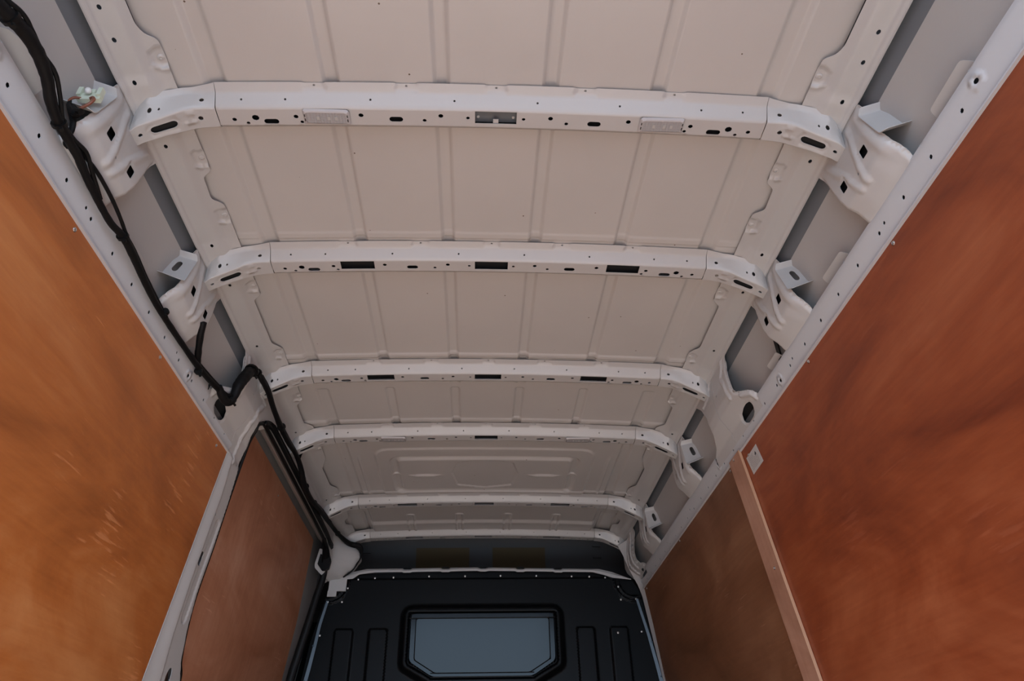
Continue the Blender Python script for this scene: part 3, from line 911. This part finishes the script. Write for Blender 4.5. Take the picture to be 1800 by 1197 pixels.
for sg in (-1, 1): gg[sg].build('end_gusset', M_white, bow0)
# dark sheets added inside bow and gussets, standing in for shade behind the slots
g = Geo(); sheet(g, [(-.60, -.052), (.60, -.052), (.60, .004), (-.60, .004)], lambda a, b: np.stack([a, b, 1.9800 - .0125 * (a / .615) ** 2], 1), .03, .001, toward=(0, 0, 0)); g.build('shade_backing', M_shade, bow0)
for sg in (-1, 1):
    g = Geo(); sheet(g, [(.69, -.050), (.765, -.044), (.765, .004), (.69, .002)], lambda a, b: np.stack([sg * a, b, np.interp(a, GX, GN[:, 2, 1]) + .010], 1), .02, .001, toward=(0, 0, 0)); g.build('shade_backing', M_shade, bow0)
bow0.location = (0, YB[0], 0)
for k in range(1, 6):
    r = bow0.copy(); COL.objects.link(r); r.location = (0, YB[k], 0); r['label'] = BL[k]
    for ch in list(bow0.children):
        c = ch.copy(); COL.objects.link(c); c.parent = r

# ------------------------------------------------------------------ interior lamps
def lamp(x, k, label):
    yc = YB[k] - .030 + .0035 * (x / .615) ** 2; zc = 1.9622 - .0125 * (x / .615) ** 2
    t = empty('interior_lamp', (x, yc, zc), label, 'lamp', 'clear interior lamps set into the bows')
    def dome(a, b):
        e = np.minimum(.052 - np.abs(a), .0195 - np.abs(b))
        d = .0065 * np.sqrt(np.clip(e / .005, 0, 1))
        return np.stack([x + a, yc + b, zc - .0002 - d], 1)
    g = Geo(); sheet(g, rrect(-.052, -.0195, .052, .0195, .006), dome, .0035, 0, [rrect(-.044, -.0135, .044, .0135, .003)], toward=(0, 0, 0)); bz = g.build('lamp_bezel', M_lamp, t)
    def lens(a, b):
        return np.stack([x + a, yc + b, zc - .0058 - .0006 * np.sin(a * 900)], 1)
    g = Geo(); sheet(g, rrect(-.044, -.0135, .044, .0135, .003), lens, .0035, .001, toward=(0, 0, 0)); ln = g.build('lens', M_lens, t)
    for s_ in (-1, 1):
        g = Geo(); box(g, (x + s_ * .047, yc + .005, zc - .0068), (.0025, .007, .0008)); box(g, (x + s_ * .047, yc - .006, zc - .0068), (.0025, .006, .0008)); g.build('clip_slot', M_dk, bz, smooth=False)
    for xx in (-.018, .006, .022):
        g = Geo(); box(g, (x + xx, yc, zc - .0067), (.006, .009, .0006)); g.build('led', M_led, ln, smooth=False)
lamp(-.378, 0, 'clear lamp left of centre on the nearest bow')
lamp(.378, 0, 'clear lamp right of centre on the nearest bow')
lamp(-.378, 3, 'dull lamp left of centre on the fourth bow')
lamp(.378, 3, 'dull lamp right of centre on the fourth bow')
# plate seen through the open middle slot of the nearest bow, and latch tongue
t = empty('lamp_carrier', (0, YB[0] - .03, 1.985), 'bare steel carrier inside the middle slot of the nearest bow', 'bracket')
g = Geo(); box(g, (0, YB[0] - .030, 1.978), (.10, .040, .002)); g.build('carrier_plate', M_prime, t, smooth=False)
g = Geo(); box(g, (0, YB[0] - .022, 1.9655), (.012, .010, .0015)); g.build('tongue', M_white, t, smooth=False)
for x in (-.040, .040): screw('rivet', (x, YB[0] - .024, 1.977), (0, 0, -1), .0035, M_white, t, .002)

# ------------------------------------------------------------------ plywood linings
def lining(name, sg, y0, y1, s0, s1, th, m, label, screws, cat='panel', poly=None, off=0.0):
    t = empty(name, (sg * .9, (y0 + y1) / 2, .9), label, cat)
    g = Geo(); sheet(g, poly or [(y0, s0), (y1, s0), (y1, s1), (y0, s1)], side(sg, off), .05, th)
    g.build('plywood_sheet', m, t)
    for y, s in screws:
        p = spt(sg, y, s, off); nn = spt(sg, y, s, off + .01) - p
        screw('screw', p, nn, .0052, M_screw, t)
    return t
lining('plywood_lining', 1, -.42, 2.10, .486, 2.15, .009, M_plyR, 'large reddish plywood lining with a white sticker, rear part of the right wall', [(.56, .50), (1.056, .502), (1.516, .502), (2.035, .527), (1.9, 1.6)])
lining('plywood_lining', 1, 2.11, 3.735, .486, 2.15, .009, M_plyF, 'dull brown plywood lining between the batten and the bulkhead on the right', [(2.21, .504), (2.936, .502), (3.65, .508), (2.6, 1.4)])
lining('plywood_lining', -1, -.42, 2.092, .486, 2.15, .009, M_plyL, 'large orange scuffed plywood lining on the left wall', [(.56, .505), (1.054, .506), (1.518, .506), (2.002, .515)])
t = lining('wooden_batten', 1, 2.078, 2.178, .487, 2.15, .0085, M_batt, 'pale wooden batten covering the joint of the two right plywood linings', [(2.135, .497), (2.111, .872), (2.13, 1.30)], 'batten', off=.0095)
g = Geo(); sheet(g, [(-.0085, .487), (0.0005, .487), (0.0005, 2.15), (-.0085, 2.15)], lambda a, b: np.stack([prof(b)[0] + pnorm(b)[0] * (.0100 + a), 2.0775 + 0 * a, prof(b)[1] + pnorm(b)[1] * (.0100 + a)], 1), .03, 0, toward=(.6, 0, 1)); g.build('sawn_edge', M_edge, t)

# sliding door seen through the side doorway
def door_fm(a, b):
    x, z = prof(b)
    k = np.interp(b, [.2, .35, .6, 2.1], [.040, .036, .035, .03])
    zz = 2.16 - b; xx = np.interp(zz, [0, .8, .965, 1.21, 1.5, 1.9, 1.97], [.975, .975, .965, .937, .905, .884, .88])
    return np.stack([-xx, a, zz], 1)
t = empty('sliding_door', (-.93, 2.9, .9), 'closed sliding door lined with streaky brown plywood, in the left doorway', 'door')
g = Geo(); sheet(g, [(2.15, .27), (3.60, .27), (3.60, 2.12), (2.15, 2.12)], door_fm, .06, .008); g.build('plywood_sheet', M_plyD, t)
g = Geo(); sheet(g, [(2.05, .12), (3.90, .12), (3.90, 2.16), (2.05, 2.16)], lambda a, b: door_fm(a, b) - np.array([.012, 0, 0]), .08, .006); g.build('door_shell', M_skin, t)
def dpt(y, b): 
    return door_fm(np.array([y]), np.array([b]))[0]
for y, b in ((2.36, .33), (2.86, .33), (2.36, 1.3)):
    screw('screw', dpt(y, b), (1, 0, -.1), .0045, M_screw, t)

# ------------------------------------------------------------------ door seal
L_ = POSTF
pts = []
for y, s in [(2.365, 1.9), (2.362, 1.30), (2.344, 1.134), (2.299, 1.083), (2.261, .994), (2.243, .906), (2.244, .754), (2.237, .612), (2.214, .43), (2.166, .388), (2.150, .364), (2.150, .342), (2.178, .320), (2.226, .306), (2.50, .304), (3.0, .304), (3.40, .306), (3.50, .322)]:
    p = spt(-1, y + (.004 if s > .35 else 0), s + (0 if s > .35 else .004), -.004); pts.append(p)
t = empty('door_seal', (-.86, 2.3, 1.2), 'black rubber seal round the left side doorway, running to the bulkhead', 'seal')
g = Geo(); tube(g, pts, .0068, 8, 5); g.build('seal_bead', M_rub, t)
g = Geo()
def seal_fm(a, b):
    s_ = .300 + .0 * a - b * .036 + .010 * S(a, 3.40, 3.50)
    x, z = prof(s_); nx_, nz_ = pnorm(s_)
    d = .004 + .008 * np.sin(np.pi * np.clip(b, 0, 1)) + .003 * np.sin(np.pi * 2 * np.clip(b, 0, 1)) ** 2
    return np.stack([-(x + nx_ * d), a, z + nz_ * d], 1)
tp_ = [(2.235, .15), (2.30, .9), (2.34, 1.0), (3.50, 1.0), (3.56, .6), (3.56, 0), (2.2, 0)]
sheet(g, tp_, lambda a, b: seal_fm(a, b), .02, 0); 
tube(g, [spt(-1, y, s, .006) for y, s in ((2.19, .312), (2.25, .285), (2.35, .272), (2.7, .270), (3.1, .270), (3.40, .272), (3.52, .285))], .006, 8, 6)
tube(g, [spt(-1, y, s, .004) for y, s in ((2.19, .318), (2.25, .298), (2.35, .290), (2.7, .288), (3.1, .288), (3.40, .290), (3.52, .300))], .007, 8, 6)
g.build('seal_flap', M_rub, t)
# the seal turns down along the door's front edge
g = Geo(); tube(g, [(-.792, 3.46, 1.845), (-.803, 3.56, 1.81), (-.812, 3.61, 1.76), (-.815, 3.62, 1.70), (-.835, 3.62, 1.60), (-.855, 3.62, 1.48), (-.882, 3.62, 1.34), (-.905, 3.62, 1.2), (-.93, 3.62, .9)], [.016, .018, .018, .017, .018, .020, .020, .020, .020], 10, 5, .8)
g.build('front_seal', M_rub, t)
JP = [[(-0.846, 1.847), (-0.861, 1.766), (-0.857, 1.747), (-0.819, 1.711), (-0.796, 1.737), (-0.809, 1.834)], [(-0.836, 1.817), (-0.81, 1.8), (-0.801, 1.73), (-0.818, 1.73), (-0.845, 1.764)], [(-0.812, 1.803), (-0.782, 1.796), (-0.776, 1.776), (-0.782, 1.737), (-0.802, 1.725), (-0.817, 1.752)]]
def flat(g, poly, y, th):
    return sheet(g, roundpoly(poly, .004, 2), lambda a, b: np.stack([a, y + 0 * a, b], 1), .02, th, toward=(-.5, 0, 1.2))
g = Geo(); flat(g, JP[0], 3.600, .004); g.build('joint_plate', M_white, t)
g = Geo(); flat(g, JP[1], 3.590, .009); g.build('seal_pad', M_rub, t)
g = Geo(); flat(g, JP[2], 3.575, .022); g.build('seal_joint_block', M_rub, t)

# ------------------------------------------------------------------ bulkhead
YK = 3.75
BE = [(-.880, 1.247), (-.862, 1.42), (-.838, 1.528), (-.812, 1.640), (-.775, 1.648), (-.745, 1.665), (-.712, 1.672), (-.706, 1.728), (-.66, 1.74), (-.655, 1.762), (0, 1.772), (.60, 1.762), (.66, 1.745), (.690, 1.727), (.79, 1.730), (.834, 1.659), (.862, 1.459), (.894, 1.227), (.92, 1.0), (.93, .8), (.93, 0), (-.93, 0), (-.93, .8), (-.91, 1.0)]
def frame_sd(p, grow):
    q = np.array([(-.36, 1.54), (.36, 1.54), (.36, 1.325), (.245, 1.262), (-.245, 1.262), (-.36, 1.325)])
    e = dist(p, q) * np.where(inside(p, q), -1, 1)
    return e - grow
def bk(a, b):
    p = np.stack([a, b], 1)
    e = frame_sd(p, 0)
    d = np.zeros_like(a)                       # positive = towards the load space
    d += .030 * (1 - S(e, .030, .062))         # broad raised surround
    d -= .024 * (1 - S(e, .012, .022))         # groove in front of the pane frame
    d += .016 * (1 - S(e, .0, .008))
    for c in (-.70, -.528, .528, .70):
        w = .0
        q = rrect(c - .047, .25, c + .047, 1.482, .012)
        ee = dist(p, q) * np.where(inside(p, q), -1, 1)
        d += .011 * (1 - S(ee, -.007, .004))
    # rolled step above the ribs, quarter-round bosses in the corners
    d += .012 * S(b, 1.50, 1.60) * (1 - S(b, 1.62, 1.70)) * 0
    for sg in (-1, 1):
        r = np.hypot(a - sg * .80, b - 1.71)
        d += .006 * (1 - S(np.abs(r - .098), .002, .008)) + .006 * (1 - S(np.abs(r - .078), .002, .008))
    d -= .010 * S(b, 1.728, 1.738)
    return d
def bk_fm(a, b): return np.stack([a, YK - bk(a, b), b], 1)
bh = empty('bulkhead', (0, YK, 0), 'black pressed bulkhead with a dark glazed panel, closing off the cab', 'bulkhead')
g = Geo()
sheet(g, [p for p in BE if p[1] > 1.02] + [(.915, 1.02), (-.905, 1.02)] if False else [(-.905, 1.02)] + BE[:18] + [(.915, 1.02)], bk_fm, .0085, .002, toward=(0, 0, 1.2))
sheet(g, [(-.905, 1.02), (.915, 1.02), (.93, 0), (-.93, 0)], bk_fm, .04, .002, toward=(0, 0, .8))
g.build('bulkhead_pressing', M_black, bh)
# glazed panel
pane = roundpoly([(-.335, 1.519), (.335, 1.519), (.335, 1.332), (.232, 1.272), (-.232, 1.272), (-.335, 1.332)], .012, 4)
g = Geo(); sheet(g, pane, lambda a, b: np.stack([a, YK - .0255 - .075 * (b - 1.272) , b], 1), .03, .004, toward=(0, 0, 1)); gp = g.build('glazed_panel', M_glass, bh)
ringo = roundpoly([(-.362, 1.545), (.362, 1.545), (.362, 1.325), (.247, 1.255), (-.247, 1.255), (-.362, 1.325)], .02, 4)
g = Geo(); sheet(g, ringo, lambda a, b: np.stack([a, YK - .027 - .05 * (b - 1.255), b], 1), .02, .006, [roundpoly([(-.340, 1.524), (.340, 1.524), (.340, 1.329), (.2345, 1.267), (-.2345, 1.267), (-.340, 1.329)], .012, 4)], toward=(0, 0, 1)); g.build('panel_frame', M_glass, bh)
g = Geo(); tube(g, [np.array([a, YK - .031 - .075 * (b - 1.272), b]) for a, b in roundpoly([(-.3375, 1.5215), (.3375, 1.5215), (.3375, 1.3305), (.2335, 1.2695), (-.2335, 1.2695), (-.3375, 1.3305), (-.3375, 1.42)], .01, 3)] , .0022, 6, 2); g.build('glazing_bead', M_rub, gp)
for x, z in [(-.705, 1.684), (-.728, 1.617), (-.657, 1.732), (-.571, 1.740), (-.474, 1.743), (-.286, 1.748), (.094, 1.749), (.286, 1.748), (.476, 1.744), (.571, 1.742), (.656, 1.735), (.72, 1.685), (.728, 1.619), (-.819, 1.454), (.818, 1.459), (.693, 1.452), (-.800, 1.615), (.808, 1.621), (-.095, 1.748)]:
    yk = bk(np.array([x]), np.array([z]))[0]
    screw('screw', (x, YK - yk - .0005, z), (0, -1, -.15), .0058, M_screw, bh, .004)
# bluish steel side flanges
for sg in (-1, 1):
    q = np.array([(.80, 1.64), (.823, 1.53), (.842, 1.44), (.865, 1.30), (.880, 1.2), (.905, 1.0), (.91, .3)]) if sg > 0 else np.array([(.790, 1.64), (.817, 1.50), (.825, 1.42), (.84, 1.30), (.855, 1.2), (.88, 1.0), (.89, .3)])
    lf = np.concatenate([[0], np.cumsum(np.hypot(*np.diff(q, axis=0).T))])
    g = Geo(); sheet(g, [(0.02, 0), (lf[-1], 0), (lf[-1], .03), (0.02, .012)], lambda a, b: np.stack([sg * (np.interp(a, lf, q[:, 0]) + b), YK - .008 - .25 * b, np.interp(a, lf, q[:, 1])], 1), .02, .002, toward=(0, 0, 1)); g.build('side_flange', M_navy, bh)
    for k_ in (.24, .40):
        x_ = np.interp(k_, lf, q[:, 0]) + .014; z_ = np.interp(k_, lf, q[:, 1])
        screw('screw', (sg * x_, YK - .014, z_), (0, -1, 0), .005, M_navy, bh, .003)
# white top rail of the bulkhead, clipped on in pockets
g = Geo()
TX = np.array([-.80, -.747, -.69, -.616, 0, .626, .692, .80]); TZ = np.array([1.728, 1.748, 1.768, 1.784, 1.790, 1.778, 1.762, 1.722])
BX = np.array([-.80, -.72, -.68, -.652, -.569, 0, .584, .65, .69, .80]); BZ = np.array([1.712, 1.727, 1.730, 1.752, 1.762, 1.768, 1.758, 1.742, 1.728, 1.716])
def tr_fm(a, b):
    zt = np.interp(a, TX, TZ); zb = np.interp(a, BX, BZ)
    kx = sum((1 - S(np.abs(a - c), .018, .026)) for c in (-.402, -.2, 0.0, .2, .402))
    z = zb * (1 - b) + zt * b - .006 * kx * (b > .5) - .005 * kx * (b <= .5)
    return np.stack([a, YK - .018 + .014 * S(b, .45, 1) - .003 * kx, z], 1)
sheet(g, [(-.79, 0), (.79, 0), (.79, 1), (-.79, 1)], lambda a, b: tr_fm(a, b), .02, .002, toward=(0, 0, 1))
t = empty('bulkhead_top_rail', (0, YK, 1.77), 'thin white rail along the top of the black bulkhead', 'rail')
g = Geo()
# long thin strip: build it as a grid so it stays smooth
aa = np.linspace(-.79, .79, 180); bb = np.linspace(0, 1, 7)
A_, B_ = np.meshgrid(aa, bb); PP = tr_fm(A_.ravel(), B_.ravel())
PB_ = PP + np.array([0, .003, 0])
n_a = len(aa)
fc = [(j * n_a + i, j * n_a + i + 1, (j + 1) * n_a + i + 1, (j + 1) * n_a + i) for j in range(6) for i in range(n_a - 1)]
nv = len(PP)
fb = [(nv + q[3], nv + q[2], nv + q[1], nv + q[0]) for q in fc]
ed = [(i + 1, i, nv + i, nv + i + 1) for i in range(n_a - 1)] + [(6 * n_a + i, 6 * n_a + i + 1, nv + 6 * n_a + i + 1, nv + 6 * n_a + i) for i in range(n_a - 1)]
g.add(np.concatenate([PP, PB_]), fc + fb + ed)
g.build('rail_pressing', M_white, t, angle=50)
for x in (-.402, -.2, 0.0, .2, .402):
    g = Geo(); box(g, (x, YK - .012, np.interp(x, TX, TZ) - .001), (.036, .010, .005)); g.build('clip', M_rub, t, smooth=False)

# ------------------------------------------------------------------ cab headliner seen through the gap above the bulkhead
t = empty('cab_headliner', (0, 4.3, 2.0), 'dark grey cab lining seen through the gap above the bulkhead', 'headliner')
g = Geo()
HX = .74
def hl(a, b): return np.stack([a, 4.22 + .05 * b - .02 * np.cos(a * 1.5), 2.30 - .55 * b], 1)
sheet(g, [(-1.0, 0), (1.0, 0), (1.0, 1.2), (-1.0, 1.2)], hl, .08, .004, toward=(0, 0, 1.2)); g.build('lining_panel', M_head, t)
for x, z in ((.70, 2.055), (.70, 1.985), (-.70, 2.02)):
    g = Geo(); box(g, (x, 4.20, z), (.05, .012, .008)); g.build('moulded_bar', M_head, t, angle=20)
for x0, x1, lb in ((-.402, -.080, 'left olive-brown rectangle on the cab lining above the bulkhead'), (.062, .383, 'right olive-brown rectangle on the cab lining above the bulkhead')):
    tt = Geo(); xm = (x0 + x1) / 2
    v0 = .45; v1 = .70
    c = hl(np.array([x0, x1, x1, x0]), np.array([v0, v0, v1, v1])); c[:, 1] -= .008
    c2 = c + np.array([0, .004, 0])
    tt.add(np.concatenate([c, c2]), [(0, 1, 2, 3), (7, 6, 5, 4), (0, 4, 5, 1), (1, 5, 6, 2), (2, 6, 7, 3), (3, 7, 4, 0)])
    o = tt.build('label', M_visor, None, org=(xm, 4.21, 2.0), smooth=False); tag(o, lb, 'label', 'brown labels on the cab lining')

# ------------------------------------------------------------------ wiring loom
loom = empty('wiring_loom', (-.80, 1.5, 1.73), 'black taped wiring loom snaking along the left side to the bulkhead', 'cable')
MAIN = [(-.812, .50, 1.705), (-.804, .563, 1.717), (-.798, .614, 1.724), (-.791, .651, 1.731), (-.786, .682, 1.738), (-.786, .722, 1.74), (-.79, .762, 1.735), (-.8, .806, 1.724), (-.806, .85, 1.721), (-.806, .889, 1.721), (-.806, .925, 1.72), (-.81, .965, 1.717), (-.814, 1.034, 1.714), (-.815, 1.098, 1.713), (-.81, 1.143, 1.718), (-.811, 1.197, 1.717), (-.817, 1.282, 1.713), (-.82, 1.373, 1.709), (-.82, 1.469, 1.711), (-.819, 1.557, 1.714), (-.817, 1.653, 1.718), (-.811, 1.747, 1.724), (-.803, 1.824, 1.732), (-.796, 1.86, 1.735), (-.790, 1.879, 1.738)]
rm = [.014, .014, .0135, .013, .012, .0115, .0105, .010, .0095, .009, .009, .008, .0072, .0072, .0085, .009, .008, .0072, .0078, .0075, .008, .0085, .009, .009, .009]
g = Geo(); tube(g, MAIN, rm, 12, 6, 1, .05, 1); g.build('taped_trunk', M_tape, loom)
off = np.array([.010, 0, .010])
g = Geo(); tube(g, [np.array(p) + off * (1 + .5 * math.sin(i * 1.7)) * k for i, (p, k) in enumerate(zip(MAIN[2:13], np.linspace(.9, .8, 11)))], .0042, 8, 6, 1, .05, 2); g.build('strand', M_tape, loom)
g = Geo(); tube(g, [(-.806, .905, 1.729), (-.800, .970, 1.737), (-.800, 1.032, 1.738), (-.803, 1.088, 1.736), (-.808, 1.149, 1.729)], .0042, 8, 6, 1, .04, 3); g.build('strand', M_tape, loom)
g = Geo(); tube(g, [np.array(p) + np.array([.004 * math.sin(i), 0, .009 + .003 * math.cos(i * 2)]) for i, p in enumerate(MAIN[14:23])], .0040, 8, 6, 1, .05, 4); g.build('strand', M_tape, loom)
g = Geo(); tube(g, [(-.780, 1.548, 1.785), (-.792, 1.579, 1.759), (-.812, 1.639, 1.737), (-.822, 1.682, 1.722)], [.009, .0095, .009, .007], 10, 5, 1, .06, 5); g.build('riser', M_tape, loom)
# fat wrapped bend at the pillar
g = Geo(); tube(g, [(-.803, 1.800, 1.735), (-.800, 1.842, 1.722), (-.792, 1.872, 1.722), (-.782, 1.878, 1.748), (-.776, 1.876, 1.782), (-.770, 1.890, 1.820), (-.768, 1.915, 1.858), (-.772, 1.945, 1.882), (-.778, 1.962, 1.892)], [.010, .013, .015, .014, .019, .021, .020, .016, .011], 12, 6, .85, .04, 6); g.build('wrapped_bend', M_tape, loom)
HD = [(-.776, 1.955, 1.890), (-.782, 1.974, 1.896), (-.776, 2.01, 1.915), (-.777, 2.056, 1.922), (-.776, 2.152, 1.922), (-.779, 2.265, 1.912), (-.779, 2.374, 1.902), (-.779, 2.499, 1.904), (-.780, 2.641, 1.918), (-.779, 2.74, 1.905), (-.778, 2.826, 1.872), (-.778, 2.979, 1.864), (-.780, 3.21, 1.898), (-.778, 3.461, 1.925), (-.760, 3.62, 1.925), (-.713, 3.70, 1.904), (-.662, 3.71, 1.895), (-.650, 3.73, 1.871), (-.662, 3.74, 1.828), (-.695, 3.745, 1.774), (-.736, 3.745, 1.742)]
hr = [.010, .010, .009, .009, .009, .0095, .010, .0095, .009, .011, .012, .012, .0105, .010, .010, .015, .014, .007, .005, .0045, .0045]
HD = [tuple(np.array(CAM) + (np.array(p) - np.array(CAM)) * (.970 if 3 <= i <= 12 else (.984 if i < 15 else .995))) for i, p in enumerate(HD)]
g = Geo(); tube(g, HD, hr, 12, 6, 1, .05, 7); g.build('header_run', M_tape, loom)
g = Geo(); tube(g, [np.array(p) + np.array([.002, 0, .010 + .003 * math.sin(i * 2.2)]) for i, p in enumerate(HD[3:14])], .0045, 8, 6, 1, .05, 8); g.build('strand', M_tape, loom)
g = Geo(); tube(g, [(-.778, 2.690, 1.915), (-.765, 2.66, 1.930), (-.742, 2.625, 1.936), (-.728, 2.60, 1.935), (-.722, 2.585, 1.955)], .0055, 8, 5); g.build('branch', M_tape, loom)
g = Geo(); tube(g, [(-.800, 1.835, 1.738), (-.812, 1.812, 1.746), (-.824, 1.792, 1.738), (-.832, 1.797, 1.722)], .0035, 8, 5); g.build('pigtail', M_tape, loom)
CL = [(0.649, -.784, 1.742, .016), (.865, -.808, 1.716, .013), (1.146, -.806, 1.722, .012), (1.41, -.815, 1.714, .010), (1.677, -.817, 1.710, .010), (1.905, -.770, 1.845, .023), (1.873, -.786, 1.738, .017), (1.962, -.778, 1.892, .014), (2.315, -.776, 1.908, .012), (2.375, -.776, 1.905, .014), (2.86, -.777, 1.872, .014), (3.057, -.778, 1.876, .013), (3.22, -.778, 1.900, .013), (3.60, -.763, 1.925, .013)]
rng = np.random.default_rng(3)
for y, x, z, r in CL:
    P3 = np.array(MAIN + HD); k_ = np.argmin(np.linalg.norm(P3 - np.array([x, y, z]), axis=1))
    k0, k1 = max(k_ - 1, 0), min(k_ + 1, len(P3) - 1)
    T_ = P3[k1] - P3[k0]; T_ = T_ / np.linalg.norm(T_)
    g = Geo(); c_ = P3[k_] if abs(y - P3[k_][1]) < .02 else np.array([x, y, z])
    tube(g, [c_ - T_ * .0035, c_ + T_ * .0035], r * .95 + .0015, 12, 1)
    u_ = np.cross(T_, (1, 0, .3)); u_ /= np.linalg.norm(u_)
    w_ = np.array([.75, 0, -.3]) * .4 + u_ * .9; w_ /= np.linalg.norm(w_)
    tube(g, [c_ + w_ * r * .8, c_ + w_ * (r + .009)], .0038, 6, 1)
    g.build('cable_tie', M_rub, loom, angle=30)

# plastic clip with brown wires on the first left tab
def cs(*p):
    return (-.032 + (p[0] + .032) * .9635, p[1] - .006, .65 + (p[2] - .65) * .9635)
t = empty('wire_clip', (-.824, .895, 1.875), 'pale green plastic clip with a white ball and looped brown wires', 'connector')
g = Geo()
box(g, cs(-.826, .880, 1.876), (.044, .010, .018)); box(g, cs(-.845, .876, 1.886), (.008, .012, .022)); box(g, cs(-.806, .876, 1.886), (.008, .012, .022)); box(g, cs(-.826, .874, 1.862), (.018, .010, .010)); box(g, cs(-.826, .878, 1.890), (.016, .008, .012))
g.build('clip_body', M_clip, t, angle=20)
g = Geo()
V = []; Fc = []
nu, nv = 14, 9
for j in range(nv + 1):
    for i in range(nu):
        a, b = 2 * math.pi * i / nu, math.pi * j / nv
        V.append(cs(-.826 + .0062 * math.sin(b) * math.cos(a), .868 + .0062 * math.sin(b) * math.sin(a), 1.882 + .0078 * math.cos(b)))
Fc = [(j * nu + i, (j + 1) * nu + i, (j + 1) * nu + (i + 1) % nu, j * nu + (i + 1) % nu) for j in range(nv) for i in range(nu)]
g.add(V, Fc).build('ball', M_ball, t)
g = Geo(); tube(g, [cs(-.833, .872, 1.862), cs(-.842, .866, 1.856), cs(-.848, .864, 1.846), cs(-.848, .866, 1.838)], .0026, 8, 5); g.build('wire', M_wire, t)
g = Geo(); tube(g, [cs(-.818, .872, 1.862), cs(-.808, .866, 1.858), cs(-.802, .864, 1.848), cs(-.806, .864, 1.836), cs(-.818, .866, 1.826), cs(-.826, .868, 1.820)], .0028, 8, 5); g.build('wire', M_wire, t)
g = Geo(); tube(g, [cs(-.848, .866, 1.846), cs(-.846, .866, 1.832), cs(-.836, .866, 1.818), cs(-.826, .868, 1.808), (-.818, .870, 1.795), (-.812, .872, 1.778), (-.808, .880, 1.760), (-.812, .890, 1.742), (-.820, .900, 1.728), (-.815, .905, 1.722)], [.003, .004, .006, .008, .008, .007, .0055, .005, .005, .005], 10, 5, 1, .05, 9); g.build('taped_tail', M_tape, t)
g = Geo(); tube(g, [cs(-.823, .864, 1.812), cs(-.812, .862, 1.806)], .0065, 8, 1); g.build('cable_tie', M_rub, t, angle=30)

# black strap hanging behind the second right bracket
g = Geo(); box(g, (.840, 1.640, 1.760), (.004, .018, .13)); tag(g.build('strap', M_rub, None, org=(.840, 1.64, 1.70)), 'black strap standing behind the right rail near the wide pillar', 'strap')

# ------------------------------------------------------------------ sticker on the right lining
t = empty('sticker', (.86, 2.0, 1.60), 'small white printed sticker on the reddish plywood near the batten', 'sticker')
def st_fm(a, b):
    # a along the van, b down the wall
    return side(1, .0012)(a, b)
SQ = [(1.962, .5235), (1.953, .586), (2.047, .590), (2.058, .528)]
g = Geo(); sheet(g, SQ, st_fm, .02, .0008); g.build('paper', M_paper, t)
def quad(a0, a1, b0, b1, m, nm):
    f = lambda u, v: tuple((1 - u) * (1 - v) * np.array(SQ[0]) + (1 - u) * v * np.array(SQ[1]) + u * v * np.array(SQ[2]) + u * (1 - v) * np.array(SQ[3]))
    P_ = [f(a0, b0), f(a0, b1), f(a1, b1), f(a1, b0)]
    X = side(1, .0017)(np.array([p[0] for p in P_]), np.array([p[1] for p in P_]))
    return X
gl = Geo(); rng = np.random.default_rng(5)
for r_ in range(9):
    u0 = .16
    v_ = .16 + r_ * .082
    while u0 < .86:
        w_ = rng.uniform(.04, .14)
        if not (r_ < 3 and u0 < .40): gl.add(quad(min(u0, .86), min(u0 + w_, .88), v_, v_ + .018, None, ''), [(0, 1, 2, 3)])
        u0 += w_ + .025
ol = gl.build('print_lines', M_ink, t, smooth=False); ol['kind'] = 'stuff'
g = Geo(); P_ = [(.20, .36), (.24, .20), (.34, .34), (.30, .40)]
f_ = lambda u, v: (1 - u) * (1 - v) * np.array(SQ[0]) + (1 - u) * v * np.array(SQ[1]) + u * v * np.array(SQ[2]) + u * (1 - v) * np.array(SQ[3])
pp = np.array([f_(u, v) for u, v in P_]); g.add(side(1, .0018)(pp[:, 0], pp[:, 1]), [(0, 1, 2, 3)]); g.build('printed_mark', M_ink2, t, smooth=False)
